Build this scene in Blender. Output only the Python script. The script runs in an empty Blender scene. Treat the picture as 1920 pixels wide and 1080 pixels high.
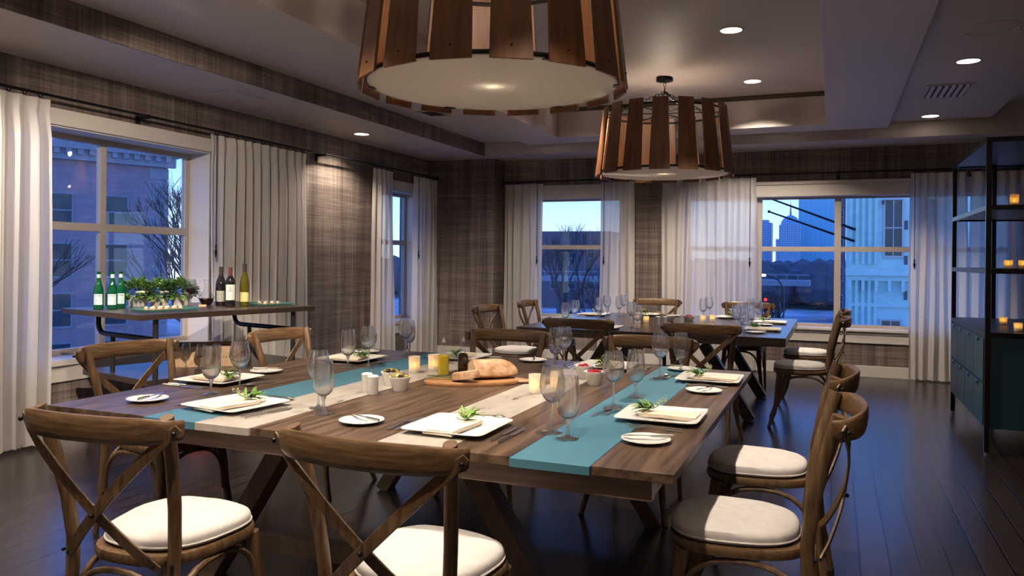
import bpy, math, random
from mathutils import Vector, Matrix, noise
S = bpy.context.scene
C = S.collection
PI = math.pi
random.seed(7)

# ---------------------------------------------------------------- camera, sky, exposure
F, CX, CY, ROLL = 1480.0, 960.0, 487.0, 0.010
TH = math.atan(602.0 / F)
H = 1.35
cam = bpy.data.cameras.new('camera')
cam.sensor_width = 36.0
cam.lens = F / 1920 * 36
cam.shift_y = -(540 - CY) / 1920
cam.clip_start = 0.05
cam.clip_end = 2000
co = bpy.data.objects.new('camera', cam)
C.objects.link(co)
right0 = Vector((math.cos(TH), math.sin(TH), 0))
fwd = Vector((-math.sin(TH), math.cos(TH), 0))
upv = Vector((0, 0, 1))
rx = math.cos(ROLL) * right0 + math.sin(ROLL) * upv
ux = -math.sin(ROLL) * right0 + math.cos(ROLL) * upv
co.matrix_world = Matrix(((rx.x, ux.x, -fwd.x, 0), (rx.y, ux.y, -fwd.y, 0), (rx.z, ux.z, -fwd.z, H), (0, 0, 0, 1)))
S.camera = co
S.view_settings.view_transform = 'Standard'
S.view_settings.look = 'None'
S.view_settings.exposure = 0.0
S.view_settings.gamma = 1.0
S.view_settings.use_curve_mapping = False

W = bpy.data.worlds.new('dusk_sky')
S.world = W
W.use_nodes = True
wn = W.node_tree.nodes
wl = W.node_tree.links
wn.clear()
wo = wn.new('ShaderNodeOutputWorld')
wb = wn.new('ShaderNodeBackground')
wt = wn.new('ShaderNodeTexCoord')
ws = wn.new('ShaderNodeSeparateXYZ')
wr = wn.new('ShaderNodeValToRGB')
wl.new(wt.outputs['Generated'], ws.inputs[0])
wl.new(ws.outputs['Z'], wr.inputs[0])
wl.new(wr.outputs[0], wb.inputs[0])
wl.new(wb.outputs[0], wo.inputs[0])
e = wr.color_ramp.elements
e[0].position = 0.0
e[0].color = (0.46, 0.58, 0.72, 1)
e[1].position = 0.8
e[1].color = (0.06, 0.17, 0.62, 1)
for pos, col in ((0.06, (0.34, 0.54, 0.80, 1)), (0.13, (0.15, 0.37, 0.88, 1)), (0.3, (0.07, 0.22, 0.85, 1))):
    q = e.new(pos)
    q.color = col
wb.inputs[1].default_value = 2.5

# ---------------------------------------------------------------- materials
M = {}


def mat(name, col, rough=0.5, metal=0.0, spec=0.5, noise_amt=0.0, nscale=(8, 8, 8), col2=None, bump=0.0, coord='Object', emit=None, estr=0.0, **kw):
    m = bpy.data.materials.new(name)
    m.use_nodes = True
    nt = m.node_tree
    b = nt.nodes['Principled BSDF']
    b.inputs['Base Color'].default_value = (*col, 1)
    b.inputs['Roughness'].default_value = rough
    b.inputs['Metallic'].default_value = metal
    b.inputs['Specular IOR Level'].default_value = spec
    for k, v in kw.items():
        b.inputs[k.replace('_', ' ')].default_value = v
    if emit:
        b.inputs['Emission Color'].default_value = (*emit, 1)
        b.inputs['Emission Strength'].default_value = estr
    if col2 or bump:
        tc = nt.nodes.new('ShaderNodeTexCoord')
        mp = nt.nodes.new('ShaderNodeMapping')
        mp.inputs['Scale'].default_value = nscale
        nz = nt.nodes.new('ShaderNodeTexNoise')
        nz.inputs['Scale'].default_value = 1.0
        nz.inputs['Detail'].default_value = 5
        nz.inputs['Roughness'].default_value = 0.6
        nt.links.new(tc.outputs[coord], mp.inputs[0])
        nt.links.new(mp.outputs[0], nz.inputs['Vector'])
        if col2:
            r = nt.nodes.new('ShaderNodeValToRGB')
            r.color_ramp.elements[0].position = 0.32
            r.color_ramp.elements[1].position = 0.68
            r.color_ramp.elements[0].color = (*col, 1)
            r.color_ramp.elements[1].color = (*col2, 1)
            nt.links.new(nz.outputs['Fac'], r.inputs[0])
            nt.links.new(r.outputs[0], b.inputs['Base Color'])
        if bump:
            bp = nt.nodes.new('ShaderNodeBump')
            bp.inputs['Strength'].default_value = bump
            bp.inputs['Distance'].default_value = 0.002
            nt.links.new(nz.outputs['Fac'], bp.inputs['Height'])
            nt.links.new(bp.outputs[0], b.inputs['Normal'])
    M[name] = m
    return m


mat('white_paint', (0.58, 0.53, 0.49), 0.45, col2=(0.60, 0.54, 0.48), nscale=(1, 1, 1))
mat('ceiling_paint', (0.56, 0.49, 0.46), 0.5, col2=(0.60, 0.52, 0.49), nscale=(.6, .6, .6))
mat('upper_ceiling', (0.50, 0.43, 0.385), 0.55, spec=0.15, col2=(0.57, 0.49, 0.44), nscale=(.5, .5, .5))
mat('frame_paint', (0.42, 0.36, 0.32), 0.4, col2=(0.46, 0.40, 0.35), nscale=(2, 2, 2))
mat('black_metal', (0.012, 0.011, 0.012), 0.35, metal=0.6, bump=0.1, nscale=(60, 60, 60))
mat('grey_steel', (0.07, 0.068, 0.07), 0.35, metal=0.8, bump=0.1, nscale=(40, 40, 40))
mat('chair_wood', (0.055, 0.028, 0.012), 0.40, col2=(0.155, 0.088, 0.042), nscale=(70, 70, 6), bump=0.5)
mat('crest_wood', (0.065, 0.033, 0.014), 0.36, col2=(0.175, 0.10, 0.048), nscale=(6, 40, 75), bump=0.5)
mat('pale_chair_wood', (0.12, 0.09, 0.065), 0.5, col2=(0.19, 0.145, 0.11), nscale=(60, 60, 7), bump=0.3)
mat('cushion_cloth', (0.45, 0.415, 0.385), 0.9, col2=(0.52, 0.48, 0.445), nscale=(30, 30, 30), bump=0.5)
mat('table_wood', (0.028, 0.016, 0.010), 0.36, col2=(0.14, 0.084, 0.052), nscale=(34, 2.2, 34), bump=0.3)
mat('table_wood_cross', (0.10, 0.062, 0.045), 0.4, col2=(0.19, 0.125, 0.09), nscale=(3, 40, 60), bump=0.3)
mat('leg_wood', (0.085, 0.05, 0.03), 0.45, col2=(0.15, 0.095, 0.062), nscale=(30, 30, 4), bump=0.3)
mat('far_table_wood', (0.032, 0.021, 0.017), 0.26, col2=(0.055, 0.037, 0.03), nscale=(26, 2.2, 26), bump=0.15)
mat('console_wood', (0.028, 0.018, 0.014), 0.3, col2=(0.05, 0.032, 0.024), nscale=(26, 2.5, 26), bump=0.15)


def worn_paint(name, c1, c2, thresh):
    m = bpy.data.materials.new(name)
    m.use_nodes = True
    nt = m.node_tree
    b = nt.nodes['Principled BSDF']
    b.inputs['Roughness'].default_value = 0.42
    tc = nt.nodes.new('ShaderNodeTexCoord')
    mp = nt.nodes.new('ShaderNodeMapping')
    mp.inputs['Scale'].default_value = (14, 5, 14)
    nz = nt.nodes.new('ShaderNodeTexNoise')
    nz.inputs['Scale'].default_value = 1
    nz.inputs['Detail'].default_value = 9
    nz.inputs['Roughness'].default_value = 0.68
    r = nt.nodes.new('ShaderNodeValToRGB')
    r.color_ramp.elements[0].position = thresh
    r.color_ramp.elements[1].position = thresh + 0.035
    r.color_ramp.elements[0].color = (0.10, 0.07, 0.05, 1)
    r.color_ramp.elements[1].color = (*c1, 1)
    q = r.color_ramp.elements.new(0.75)
    q.color = (*c2, 1)
    nt.links.new(tc.outputs['Object'], mp.inputs[0])
    nt.links.new(mp.outputs[0], nz.inputs['Vector'])
    nt.links.new(nz.outputs['Fac'], r.inputs[0])
    nt.links.new(r.outputs[0], b.inputs['Base Color'])
    M[name] = m


worn_paint('blue_paint', (0.05, 0.15, 0.20), (0.065, 0.185, 0.245), 0.325)
worn_paint('cream_paint', (0.30, 0.265, 0.225), (0.44, 0.40, 0.345), 0.36)


def floor_mat():
    m = bpy.data.materials.new('floor_planks')
    m.use_nodes = True
    nt = m.node_tree
    n, l = nt.nodes, nt.links
    b = n['Principled BSDF']
    tc = n.new('ShaderNodeTexCoord')
    mp = n.new('ShaderNodeMapping')
    mp.inputs['Rotation'].default_value = (0, 0, PI / 2)
    br = n.new('ShaderNodeTexBrick')
    br.offset = 0.37
    br.inputs['Scale'].default_value = 1.0
    br.inputs['Brick Width'].default_value = 1.7
    br.inputs['Row Height'].default_value = 0.125
    br.inputs['Mortar Size'].default_value = 0.005
    br.inputs['Mortar Smooth'].default_value = 0.2
    br.inputs['Color1'].default_value = (0.012, 0.008, 0.008, 1)
    br.inputs['Color2'].default_value = (0.024, 0.015, 0.013, 1)
    br.inputs['Mortar'].default_value = (0.002, 0.0015, 0.0015, 1)
    l.new(tc.outputs['Object'], mp.inputs[0])
    l.new(mp.outputs[0], br.inputs['Vector'])
    mp2 = n.new('ShaderNodeMapping')
    mp2.inputs['Scale'].default_value = (45, 1.6, 1)
    nz = n.new('ShaderNodeTexNoise')
    nz.inputs['Scale'].default_value = 1
    nz.inputs['Detail'].default_value = 6
    l.new(tc.outputs['Object'], mp2.inputs[0])
    l.new(mp2.outputs[0], nz.inputs['Vector'])
    mx = n.new('ShaderNodeMix')
    mx.data_type = 'RGBA'
    mx.blend_type = 'MULTIPLY'
    mx.inputs[0].default_value = 0.8
    r = n.new('ShaderNodeValToRGB')
    r.color_ramp.elements[0].color = (0.45, 0.45, 0.45, 1)
    r.color_ramp.elements[1].color = (1.5, 1.5, 1.5, 1)
    l.new(nz.outputs['Fac'], r.inputs[0])
    l.new(br.outputs['Color'], mx.inputs[6])
    l.new(r.outputs[0], mx.inputs[7])
    l.new(mx.outputs[2], b.inputs['Base Color'])
    b.inputs['Roughness'].default_value = 0.25
    b.inputs['Specular IOR Level'].default_value = 0.8
    bp = n.new('ShaderNodeBump')
    bp.inputs['Strength'].default_value = 0.35
    bp.inputs['Distance'].default_value = 0.003
    inv = n.new('ShaderNodeMath')
    inv.operation = 'SUBTRACT'
    inv.inputs[0].default_value = 1
    l.new(br.outputs['Fac'], inv.inputs[1])
    ad = n.new('ShaderNodeMath')
    ad.operation = 'MULTIPLY_ADD'
    ad.inputs[1].default_value = 0.06
    l.new(nz.outputs['Fac'], ad.inputs[0])
    l.new(inv.outputs[0], ad.inputs[2])
    l.new(ad.outputs[0], bp.inputs['Height'])
    l.new(bp.outputs[0], b.inputs['Normal'])
    M['floor'] = m


floor_mat()


def wallpaper():
    m = bpy.data.materials.new('woven_wallpaper')
    m.use_nodes = True
    nt = m.node_tree
    n, l = nt.nodes, nt.links
    b = n['Principled BSDF']
    b.inputs['Roughness'].default_value = 0.72
    tc = n.new('ShaderNodeTexCoord')

    def nz(scale, detail=3):
        mp = n.new('ShaderNodeMapping')
        mp.inputs['Scale'].default_value = scale
        t = n.new('ShaderNodeTexNoise')
        t.inputs['Scale'].default_value = 1
        t.inputs['Detail'].default_value = detail
        l.new(tc.outputs['Object'], mp.inputs[0])
        l.new(mp.outputs[0], t.inputs['Vector'])
        return t.outputs['Fac']

    def mth(op, a, c_):
        q = n.new('ShaderNodeMath')
        q.operation = op
        for i, x in enumerate((a, c_)):
            if isinstance(x, (int, float)):
                q.inputs[i].default_value = x
            else:
                l.new(x, q.inputs[i])
        return q.outputs[0]
    h = nz((2.2, 2.2, 95), 3)
    h2 = nz((0.5, 0.5, 11), 4)
    v = nz((55, 55, 1.0), 3)
    v2 = nz((8, 8, 0.35), 4)
    s = mth('ADD', mth('MULTIPLY', h, 0.34), mth('MULTIPLY', v, 0.30))
    s = mth('ADD', s, mth('MULTIPLY', h2, 0.30))
    s = mth('ADD', s, mth('MULTIPLY', v2, 0.42))
    r = n.new('ShaderNodeValToRGB')
    r.color_ramp.elements[0].position = 0.52
    r.color_ramp.elements[0].color = (0.065, 0.045, 0.037, 1)
    r.color_ramp.elements[1].position = 0.86
    r.color_ramp.elements[1].color = (0.30, 0.245, 0.205, 1)
    q = r.color_ramp.elements.new(0.67)
    q.color = (0.145, 0.110, 0.092, 1)
    l.new(s, r.inputs[0])
    l.new(r.outputs[0], b.inputs['Base Color'])
    M['wallpaper'] = m


wallpaper()


def shader_mix(name, build):
    m = bpy.data.materials.new(name)
    m.use_nodes = True
    nt = m.node_tree
    nt.nodes.clear()
    o = nt.nodes.new('ShaderNodeOutputMaterial')
    nt.links.new(build(nt), o.inputs['Surface'])
    M[name] = m


def bs(nt, kind, col, **kw):
    x = nt.nodes.new(kind)
    x.inputs['Color'].default_value = (*col, 1)
    for k, v in kw.items():
        x.inputs[k].default_value = v
    return x.outputs[0]


def mx(nt, fac, a, b):
    x = nt.nodes.new('ShaderNodeMixShader')
    if isinstance(fac, float):
        x.inputs[0].default_value = fac
    else:
        nt.links.new(fac, x.inputs[0])
    nt.links.new(a, x.inputs[1])
    nt.links.new(b, x.inputs[2])
    return x.outputs[0]


def fres(nt, ior):
    x = nt.nodes.new('ShaderNodeFresnel')
    x.inputs[0].default_value = ior
    return x.outputs[0]


def lw(nt, blend, lo, hi, power=1.0):
    x = nt.nodes.new('ShaderNodeLayerWeight')
    x.inputs[0].default_value = blend
    r = nt.nodes.new('ShaderNodeMapRange')
    r.inputs['To Min'].default_value = lo
    r.inputs['To Max'].default_value = hi
    p = nt.nodes.new('ShaderNodeMath')
    p.operation = 'POWER'
    p.inputs[1].default_value = power
    nt.links.new(x.outputs['Facing'], p.inputs[0])
    nt.links.new(p.outputs[0], r.inputs['Value'])
    return r.outputs[0]


def thin_glass(nt, tint=(0.97, 0.97, 0.97), edge=(0.50, 0.50, 0.52), ior=1.5):
    t1 = bs(nt, 'ShaderNodeBsdfTransparent', tint)
    t2 = mx(nt, 0.12, bs(nt, 'ShaderNodeBsdfTransparent', edge), bs(nt, 'ShaderNodeBsdfDiffuse', (0.9, 0.9, 0.9)))  # white diffuse at the rim stands in for glass edges catching light
    g = bs(nt, 'ShaderNodeBsdfGlossy', (1, 1, 1), Roughness=0.03)
    t = mx(nt, lw(nt, 0.5, 0.0, 1.0, 5.0), t1, t2)
    return mx(nt, lw(nt, 0.5, 0.07, 0.75, 2.6), t, g)


shader_mix('glass_bowl', lambda nt: thin_glass(nt))
shader_mix('window_glass', lambda nt: mx(nt, lw(nt, 0.5, 0.035, 0.8, 5.0), bs(nt, 'ShaderNodeBsdfTransparent', (0.93, 0.95, 0.97)), bs(nt, 'ShaderNodeBsdfGlossy', (1, 1, 1), Roughness=0.0)))
shader_mix('solid_glass', lambda nt: mx(nt, 0.45, bs(nt, 'ShaderNodeBsdfGlass', (0.98, 0.98, 0.98), Roughness=0.0, IOR=1.48), mx(nt, lw(nt, 0.5, 0.12, 0.8, 2.0), mx(nt, 0.10, bs(nt, 'ShaderNodeBsdfTransparent', (0.95, 0.95, 0.95)), bs(nt, 'ShaderNodeBsdfDiffuse', (0.9, 0.9, 0.9))), bs(nt, 'ShaderNodeBsdfGlossy', (1, 1, 1), Roughness=0.05))))  # small white diffuse share stands in for sparkle in solid glass
shader_mix('green_glass', lambda nt: mx(nt, lw(nt, 0.5, 0.045, 0.85, 5.0), mx(nt, 0.5, bs(nt, 'ShaderNodeBsdfTransparent', (0.03, 0.42, 0.20)), bs(nt, 'ShaderNodeBsdfDiffuse', (0.005, 0.11, 0.045))), bs(nt, 'ShaderNodeBsdfGlossy', (1, 1, 1), Roughness=0.03)))
shader_mix('olive_glass', lambda nt: mx(nt, lw(nt, 0.5, 0.045, 0.85, 5.0), mx(nt, 0.6, bs(nt, 'ShaderNodeBsdfTransparent', (0.35, 0.33, 0.03)), bs(nt, 'ShaderNodeBsdfDiffuse', (0.12, 0.10, 0.01))), bs(nt, 'ShaderNodeBsdfGlossy', (1, 1, 1), Roughness=0.03)))
shader_mix('tray_glass', lambda nt: mx(nt, lw(nt, 0.5, 0.045, 0.85, 5.0), mx(nt, 0.35, bs(nt, 'ShaderNodeBsdfTransparent', (0.75, 0.92, 0.88)), bs(nt, 'ShaderNodeBsdfDiffuse', (0.12, 0.30, 0.28))), bs(nt, 'ShaderNodeBsdfGlossy', (1, 1, 1), Roughness=0.03)))
shader_mix('sheer', lambda nt: mx(nt, 0.13, mx(nt, 0.34, bs(nt, 'ShaderNodeBsdfDiffuse', (0.74, 0.69, 0.65)), bs(nt, 'ShaderNodeBsdfTranslucent', (0.72, 0.68, 0.66))), bs(nt, 'ShaderNodeBsdfTransparent', (1, 1, 1))))
shader_mix('frosted', lambda nt: mx(nt, 0.3, mx(nt, 0.5, bs(nt, 'ShaderNodeBsdfDiffuse', (0.86, 0.83, 0.78)), bs(nt, 'ShaderNodeBsdfTranslucent', (0.95, 0.9, 0.8))), bs(nt, 'ShaderNodeBsdfTransparent', (1, 0.97, 0.9))))
shader_mix('diffuser', lambda nt: mx(nt, 0.5, bs(nt, 'ShaderNodeBsdfDiffuse', (0.72, 0.66, 0.60)), bs(nt, 'ShaderNodeBsdfTranslucent', (0.80, 0.77, 0.74))))


def emis(name, col, s):
    def f(nt):
        x = nt.nodes.new('ShaderNodeEmission')
        x.inputs[0].default_value = (*col, 1)
        x.inputs[1].default_value = s
        return x.outputs[0]
    shader_mix(name, f)


shader_mix('bowl_glass', lambda nt: mx(nt, 0.22, bs(nt, 'ShaderNodeBsdfGlass', (1, 1, 1), Roughness=0.0, IOR=1.45), thin_glass(nt)))
emis('lamp_glow', (1.0, 0.86, 0.68), 9.0)
emis('bulb_glow', (1.0, 0.85, 0.6), 14.0)
emis('flame', (1.0, 0.47, 0.05), 9.0)
emis('street_lamp_glow', (0.9, 0.95, 1.0), 9.0)
emis('tail_lamp_glow', (1.0, 0.03, 0.04), 3.0)
mat('porcelain', (0.74, 0.71, 0.66), 0.12, spec=0.6, col2=(0.76, 0.73, 0.68), nscale=(2, 2, 2))
mat('napkin_cloth', (0.66, 0.56, 0.43), 0.9, col2=(0.72, 0.62, 0.49), nscale=(40, 40, 40), bump=0.4)
mat('cutlery', (0.68, 0.66, 0.64), 0.30, metal=1.0, bump=0.02)
mat('leaf', (0.05, 0.16, 0.018), 0.45, col2=(0.20, 0.36, 0.05), nscale=(30, 30, 30))
mat('dark_leaf', (0.02, 0.075, 0.02), 0.45, col2=(0.12, 0.24, 0.05), nscale=(16, 16, 16))
mat('bud', (0.45, 0.48, 0.16), 0.6, col2=(0.62, 0.60, 0.3), nscale=(90, 90, 90))
mat('rose', (0.62, 0.58, 0.42), 0.6, col2=(0.74, 0.70, 0.56), nscale=(40, 40, 40))
mat('crust', (0.24, 0.085, 0.022), 0.6, col2=(0.62, 0.42, 0.25), nscale=(16, 16, 22), bump=0.6)
mat('crumb', (0.62, 0.46, 0.30), 0.8, col2=(0.48, 0.31, 0.18), nscale=(90, 90, 90), bump=0.8)
mat('board_wood', (0.24, 0.10, 0.04), 0.4, col2=(0.42, 0.21, 0.09), nscale=(6, 40, 40), bump=0.2)
mat('box_wood', (0.52, 0.33, 0.19), 0.6, col2=(0.66, 0.45, 0.28), nscale=(40, 5, 30), bump=0.2)
mat('slat_wood', (0.10, 0.036, 0.011), 0.5, col2=(0.20, 0.078, 0.026), nscale=(22, 22, 1.5), bump=0.15)
mat('oil', (0.42, 0.30, 0.01), 0.08, col2=(0.52, 0.38, 0.02), nscale=(3, 3, 3))
mat('vinegar', (0.012, 0.005, 0.003), 0.08, col2=(0.016, 0.006, 0.003), nscale=(3, 3, 3))
mat('dark_wine', (0.02, 0.003, 0.004), 0.06, col2=(0.025, 0.004, 0.005), nscale=(3, 3, 3))
mat('dark_bottle', (0.010, 0.009, 0.008), 0.06, col2=(0.014, 0.012, 0.010), nscale=(3, 3, 3))
mat('capsule_red', (0.10, 0.02, 0.02), 0.3, col2=(0.12, 0.03, 0.03), nscale=(9, 9, 9))
mat('capsule_dark', (0.03, 0.02, 0.018), 0.3, col2=(0.04, 0.03, 0.025), nscale=(9, 9, 9))
mat('label_white', (0.60, 0.58, 0.50), 0.6, col2=(0.66, 0.64, 0.57), nscale=(30, 30, 30))
mat('label_blue', (0.34, 0.50, 0.52), 0.6, col2=(0.55, 0.66, 0.66), nscale=(60, 60, 60))
mat('label_grey', (0.24, 0.24, 0.20), 0.6, col2=(0.34, 0.33, 0.28), nscale=(60, 60, 60))
mat('label_yellow', (0.55, 0.48, 0.18), 0.6, col2=(0.62, 0.55, 0.24), nscale=(30, 30, 30))
mat('ink', (0.04, 0.03, 0.06), 0.6, col2=(0.05, 0.04, 0.07), nscale=(9, 9, 9))
mat('brand_ink', (0.20, 0.10, 0.05), 0.7, col2=(0.24, 0.12, 0.06), nscale=(9, 9, 9))
mat('olive_green', (0.20, 0.16, 0.02), 0.25, col2=(0.30, 0.24, 0.04), nscale=(60, 60, 60))
mat('olive_dark', (0.025, 0.012, 0.012), 0.22, col2=(0.04, 0.02, 0.02), nscale=(60, 60, 60))
mat('artichoke', (0.50, 0.42, 0.20), 0.5, col2=(0.58, 0.5, 0.3), nscale=(60, 60, 60))
mat('berry', (0.28, 0.008, 0.012), 0.15, col2=(0.36, 0.012, 0.02), nscale=(60, 60, 60))
mat('canape', (0.62, 0.56, 0.42), 0.6, col2=(0.45, 0.32, 0.16), nscale=(60, 60, 60), bump=0.5)
mat('teal_lacquer', (0.012, 0.065, 0.095), 0.45, col2=(0.015, 0.075, 0.108), nscale=(90, 90, 90), bump=0.25)
mat('shelf_metal', (0.035, 0.03, 0.03), 0.35, metal=0.5, bump=0.1, nscale=(40, 40, 40))
mat('vent_dark', (0.02, 0.018, 0.017), 0.7, col2=(0.03, 0.025, 0.024), nscale=(9, 9, 9))
mat('red_plastic', (0.55, 0.05, 0.03), 0.35, col2=(0.6, 0.06, 0.035), nscale=(3, 3, 3))
mat('brick', (0.30, 0.20, 0.22), 0.85, col2=(0.40, 0.27, 0.29), nscale=(1.2, 1.2, 5), bump=0.5)
mat('dark_brick', (0.12, 0.095, 0.11), 0.85, col2=(0.17, 0.13, 0.145), nscale=(1.2, 1.2, 5), bump=0.5)
mat('limestone', (0.50, 0.70, 0.62), 0.8, col2=(0.62, 0.82, 0.72), nscale=(1.5, 1.5, 4), bump=0.5)
mat('stone_trim', (0.26, 0.25, 0.28), 0.8, col2=(0.32, 0.31, 0.33), nscale=(2, 2, 2))
mat('far_glass', (0.03, 0.045, 0.06), 0.12, col2=(0.05, 0.07, 0.09), nscale=(1, 1, 1))
mat('asphalt', (0.055, 0.06, 0.075), 0.75, col2=(0.13, 0.14, 0.17), nscale=(.25, .25, .25))
mat('snow', (0.60, 0.62, 0.66), 0.9, col2=(0.14, 0.14, 0.15), nscale=(.10, .10, .10))
mat('bark', (0.045, 0.036, 0.036), 0.9, col2=(0.075, 0.06, 0.06), nscale=(3, 3, 12))
mat('hedge', (0.09, 0.085, 0.10), 0.95, col2=(0.15, 0.135, 0.15), nscale=(.6, .6, .6), bump=0.8)
mat('car_paint', (0.12, 0.13, 0.15), 0.3, col2=(0.14, 0.15, 0.17), nscale=(1, 1, 1))


def tower_mat(name, c1, c2, w, h, mortar):
    m = bpy.data.materials.new(name)
    m.use_nodes = True
    nt = m.node_tree
    b = nt.nodes['Principled BSDF']
    b.inputs['Roughness'].default_value = 0.5
    tc = nt.nodes.new('ShaderNodeTexCoord')
    mp = nt.nodes.new('ShaderNodeMapping')
    mp.inputs['Rotation'].default_value = (PI / 2, 0, 0)
    br = nt.nodes.new('ShaderNodeTexBrick')
    br.offset = 0
    br.inputs['Scale'].default_value = 1
    br.inputs['Brick Width'].default_value = w
    br.inputs['Row Height'].default_value = h
    br.inputs['Mortar Size'].default_value = mortar
    br.inputs['Color1'].default_value = (*c1, 1)
    br.inputs['Color2'].default_value = (*c1, 1)
    br.inputs['Mortar'].default_value = (*c2, 1)
    nt.links.new(tc.outputs['Object'], mp.inputs[0])
    nt.links.new(mp.outputs[0], br.inputs['Vector'])
    nt.links.new(br.outputs['Color'], b.inputs['Base Color'])
    M[name] = m


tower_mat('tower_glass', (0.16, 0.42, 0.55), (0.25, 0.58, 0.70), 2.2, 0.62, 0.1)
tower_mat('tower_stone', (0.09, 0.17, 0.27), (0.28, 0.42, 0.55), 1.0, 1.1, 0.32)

# ---------------------------------------------------------------- geometry helpers


class MB:
    def __init__(s):
        s.v = []
        s.f = []
        s.mi = []
        s.m = 0

    def face(s, *idx):
        s.f.append(idx)
        s.mi.append(s.m)

    def pts(s, ps):
        b = len(s.v)
        s.v.extend([tuple(p) for p in ps])
        return b

    def hexa(s, p):
        b = s.pts(p)
        for q in ((0, 3, 2, 1), (4, 5, 6, 7), (0, 1, 5, 4), (1, 2, 6, 5), (2, 3, 7, 6), (3, 0, 4, 7)):
            s.face(*[b + i for i in q])
        return s

    def box(s, x0, x1, y0, y1, z0, z1):
        x0, x1 = sorted((x0, x1))
        y0, y1 = sorted((y0, y1))
        z0, z1 = sorted((z0, z1))
        return s.hexa([(x0, y0, z0), (x1, y0, z0), (x1, y1, z0), (x0, y1, z0), (x0, y0, z1), (x1, y0, z1), (x1, y1, z1), (x0, y1, z1)])

    def beam(s, a, b, w, h, up=(0, 0, 1), w2=None, h2=None):
        a, b = Vector(a), Vector(b)
        d = (b - a).normalized()
        sd = d.cross(Vector(up)).normalized()
        u = sd.cross(d)
        w2 = w if w2 is None else w2
        h2 = h if h2 is None else h2
        P = []
        for c, ww, hh in ((a, w, h), (b, w2, h2)):
            P += [c - sd * ww / 2 - u * hh / 2, c + sd * ww / 2 - u * hh / 2, c + sd * ww / 2 + u * hh / 2, c - sd * ww / 2 + u * hh / 2]
        b0 = s.pts(P)
        for q in ((0, 1, 2, 3), (7, 6, 5, 4), (0, 4, 5, 1), (1, 5, 6, 2), (2, 6, 7, 3), (3, 7, 4, 0)):
            s.face(*[b0 + i for i in q])
        return s

    def rings(s, R, close=True, cap0=True, cap1=True):
        n = len(R[0])
        b = [s.pts(r) for r in R]
        for i in range(len(R) - 1):
            for j in range(n if close else n - 1):
                k = (j + 1) % n
                s.face(b[i] + j, b[i] + k, b[i + 1] + k, b[i + 1] + j)
        if close and cap0:
            s.face(*[b[0] + j for j in reversed(range(n))])
        if close and cap1:
            s.face(*[b[-1] + j for j in range(n)])
        return s

    def tube(s, P, r, n=10, up=(0, 0, 1), cap=True, sq=1.0):
        P = [Vector(p) for p in P]
        m = len(P)
        rr = r if isinstance(r, (list, tuple)) else [r] * m
        R = []
        prev = None
        for i in range(m):
            d = (P[min(i + 1, m - 1)] - P[max(i - 1, 0)]).normalized()
            if prev is None:
                u = Vector(up)
                if abs(d.dot(u)) > 0.95:
                    u = Vector((1, 0, 0)) if abs(d.x) < 0.9 else Vector((0, 1, 0))
                a = d.cross(u).normalized()
            else:
                a = (prev - d * prev.dot(d)).normalized()
            prev = a
            c = d.cross(a)
            R.append([P[i] + a * math.cos(2 * PI * k / n) * rr[i] + c * math.sin(2 * PI * k / n) * rr[i] * sq for k in range(n)])
        return s.rings(R, cap0=cap, cap1=cap)

    def lathe(s, prof, n=24, o=(0, 0, 0), cap0=True, cap1=True, flip=False):
        R = [[(o[0] + r * math.cos(2 * PI * k / n), o[1] + r * math.sin(2 * PI * k / n), o[2] + z) for k in range(n)] for r, z in prof]
        if flip:
            R.reverse()
        return s.rings(R, cap0=cap0, cap1=cap1)

    def ball(s, c, r, n=8, m=6, sc=(1, 1, 1)):
        pr = []
        R = []
        for i in range(m + 1):
            t = -PI / 2 + PI * i / m
            q = max(math.cos(t), 0.02)
            R.append([(c[0] + sc[0] * r * q * math.cos(2 * PI * k / n), c[1] + sc[1] * r * q * math.sin(2 * PI * k / n), c[2] + sc[2] * r * math.sin(t)) for k in range(n)])
        return s.rings(R)

    def grid(s, fn, nu, nv):
        b = s.pts([fn(i / nu, j / nv) for j in range(nv + 1) for i in range(nu + 1)])
        for j in range(nv):
            for i in range(nu):
                a = b + j * (nu + 1) + i
                s.face(a, a + 1, a + nu + 2, a + nu + 1)
        return s

    def build(s, name, m, parent=None, smooth=False, bevel=0.0, loc=None, rz=0.0, mats=None, solid=0.0):
        me = bpy.data.meshes.new(name)
        me.from_pydata(s.v, [], s.f)
        for q in (mats or [m]):
            me.materials.append(M[q])
        if mats:
            me.polygons.foreach_set('material_index', s.mi)
        me.update()
        if smooth:
            me.polygons.foreach_set('use_smooth', [True] * len(me.polygons))
            me.set_sharp_from_angle(angle=math.radians(40))
        o = bpy.data.objects.new(name, me)
        C.objects.link(o)
        if parent:
            o.parent = parent
        if loc is not None:
            o.location = loc
        o.rotation_euler.z = rz
        if bevel:
            bv = o.modifiers.new('bevel', 'BEVEL')
            bv.width = bevel
            bv.segments = 2
            bv.limit_method = 'ANGLE'
        if solid:
            sd = o.modifiers.new('solid', 'SOLIDIFY')
            sd.thickness = solid
        return o


def tag(o, label=None, cat=None, group=None, kind=None):
    if label:
        o['label'] = label
    if cat:
        o['category'] = cat
    if group:
        o['group'] = group
    if kind:
        o['kind'] = kind
    return o


def thing(name, label, cat, loc=(0, 0, 0), rz=0.0, group=None, kind=None):
    o = bpy.data.objects.new(name, None)
    o.empty_display_size = 0.1
    C.objects.link(o)
    o.location = loc
    o.rotation_euler.z = rz
    return tag(o, label, cat, group, kind)


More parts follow.
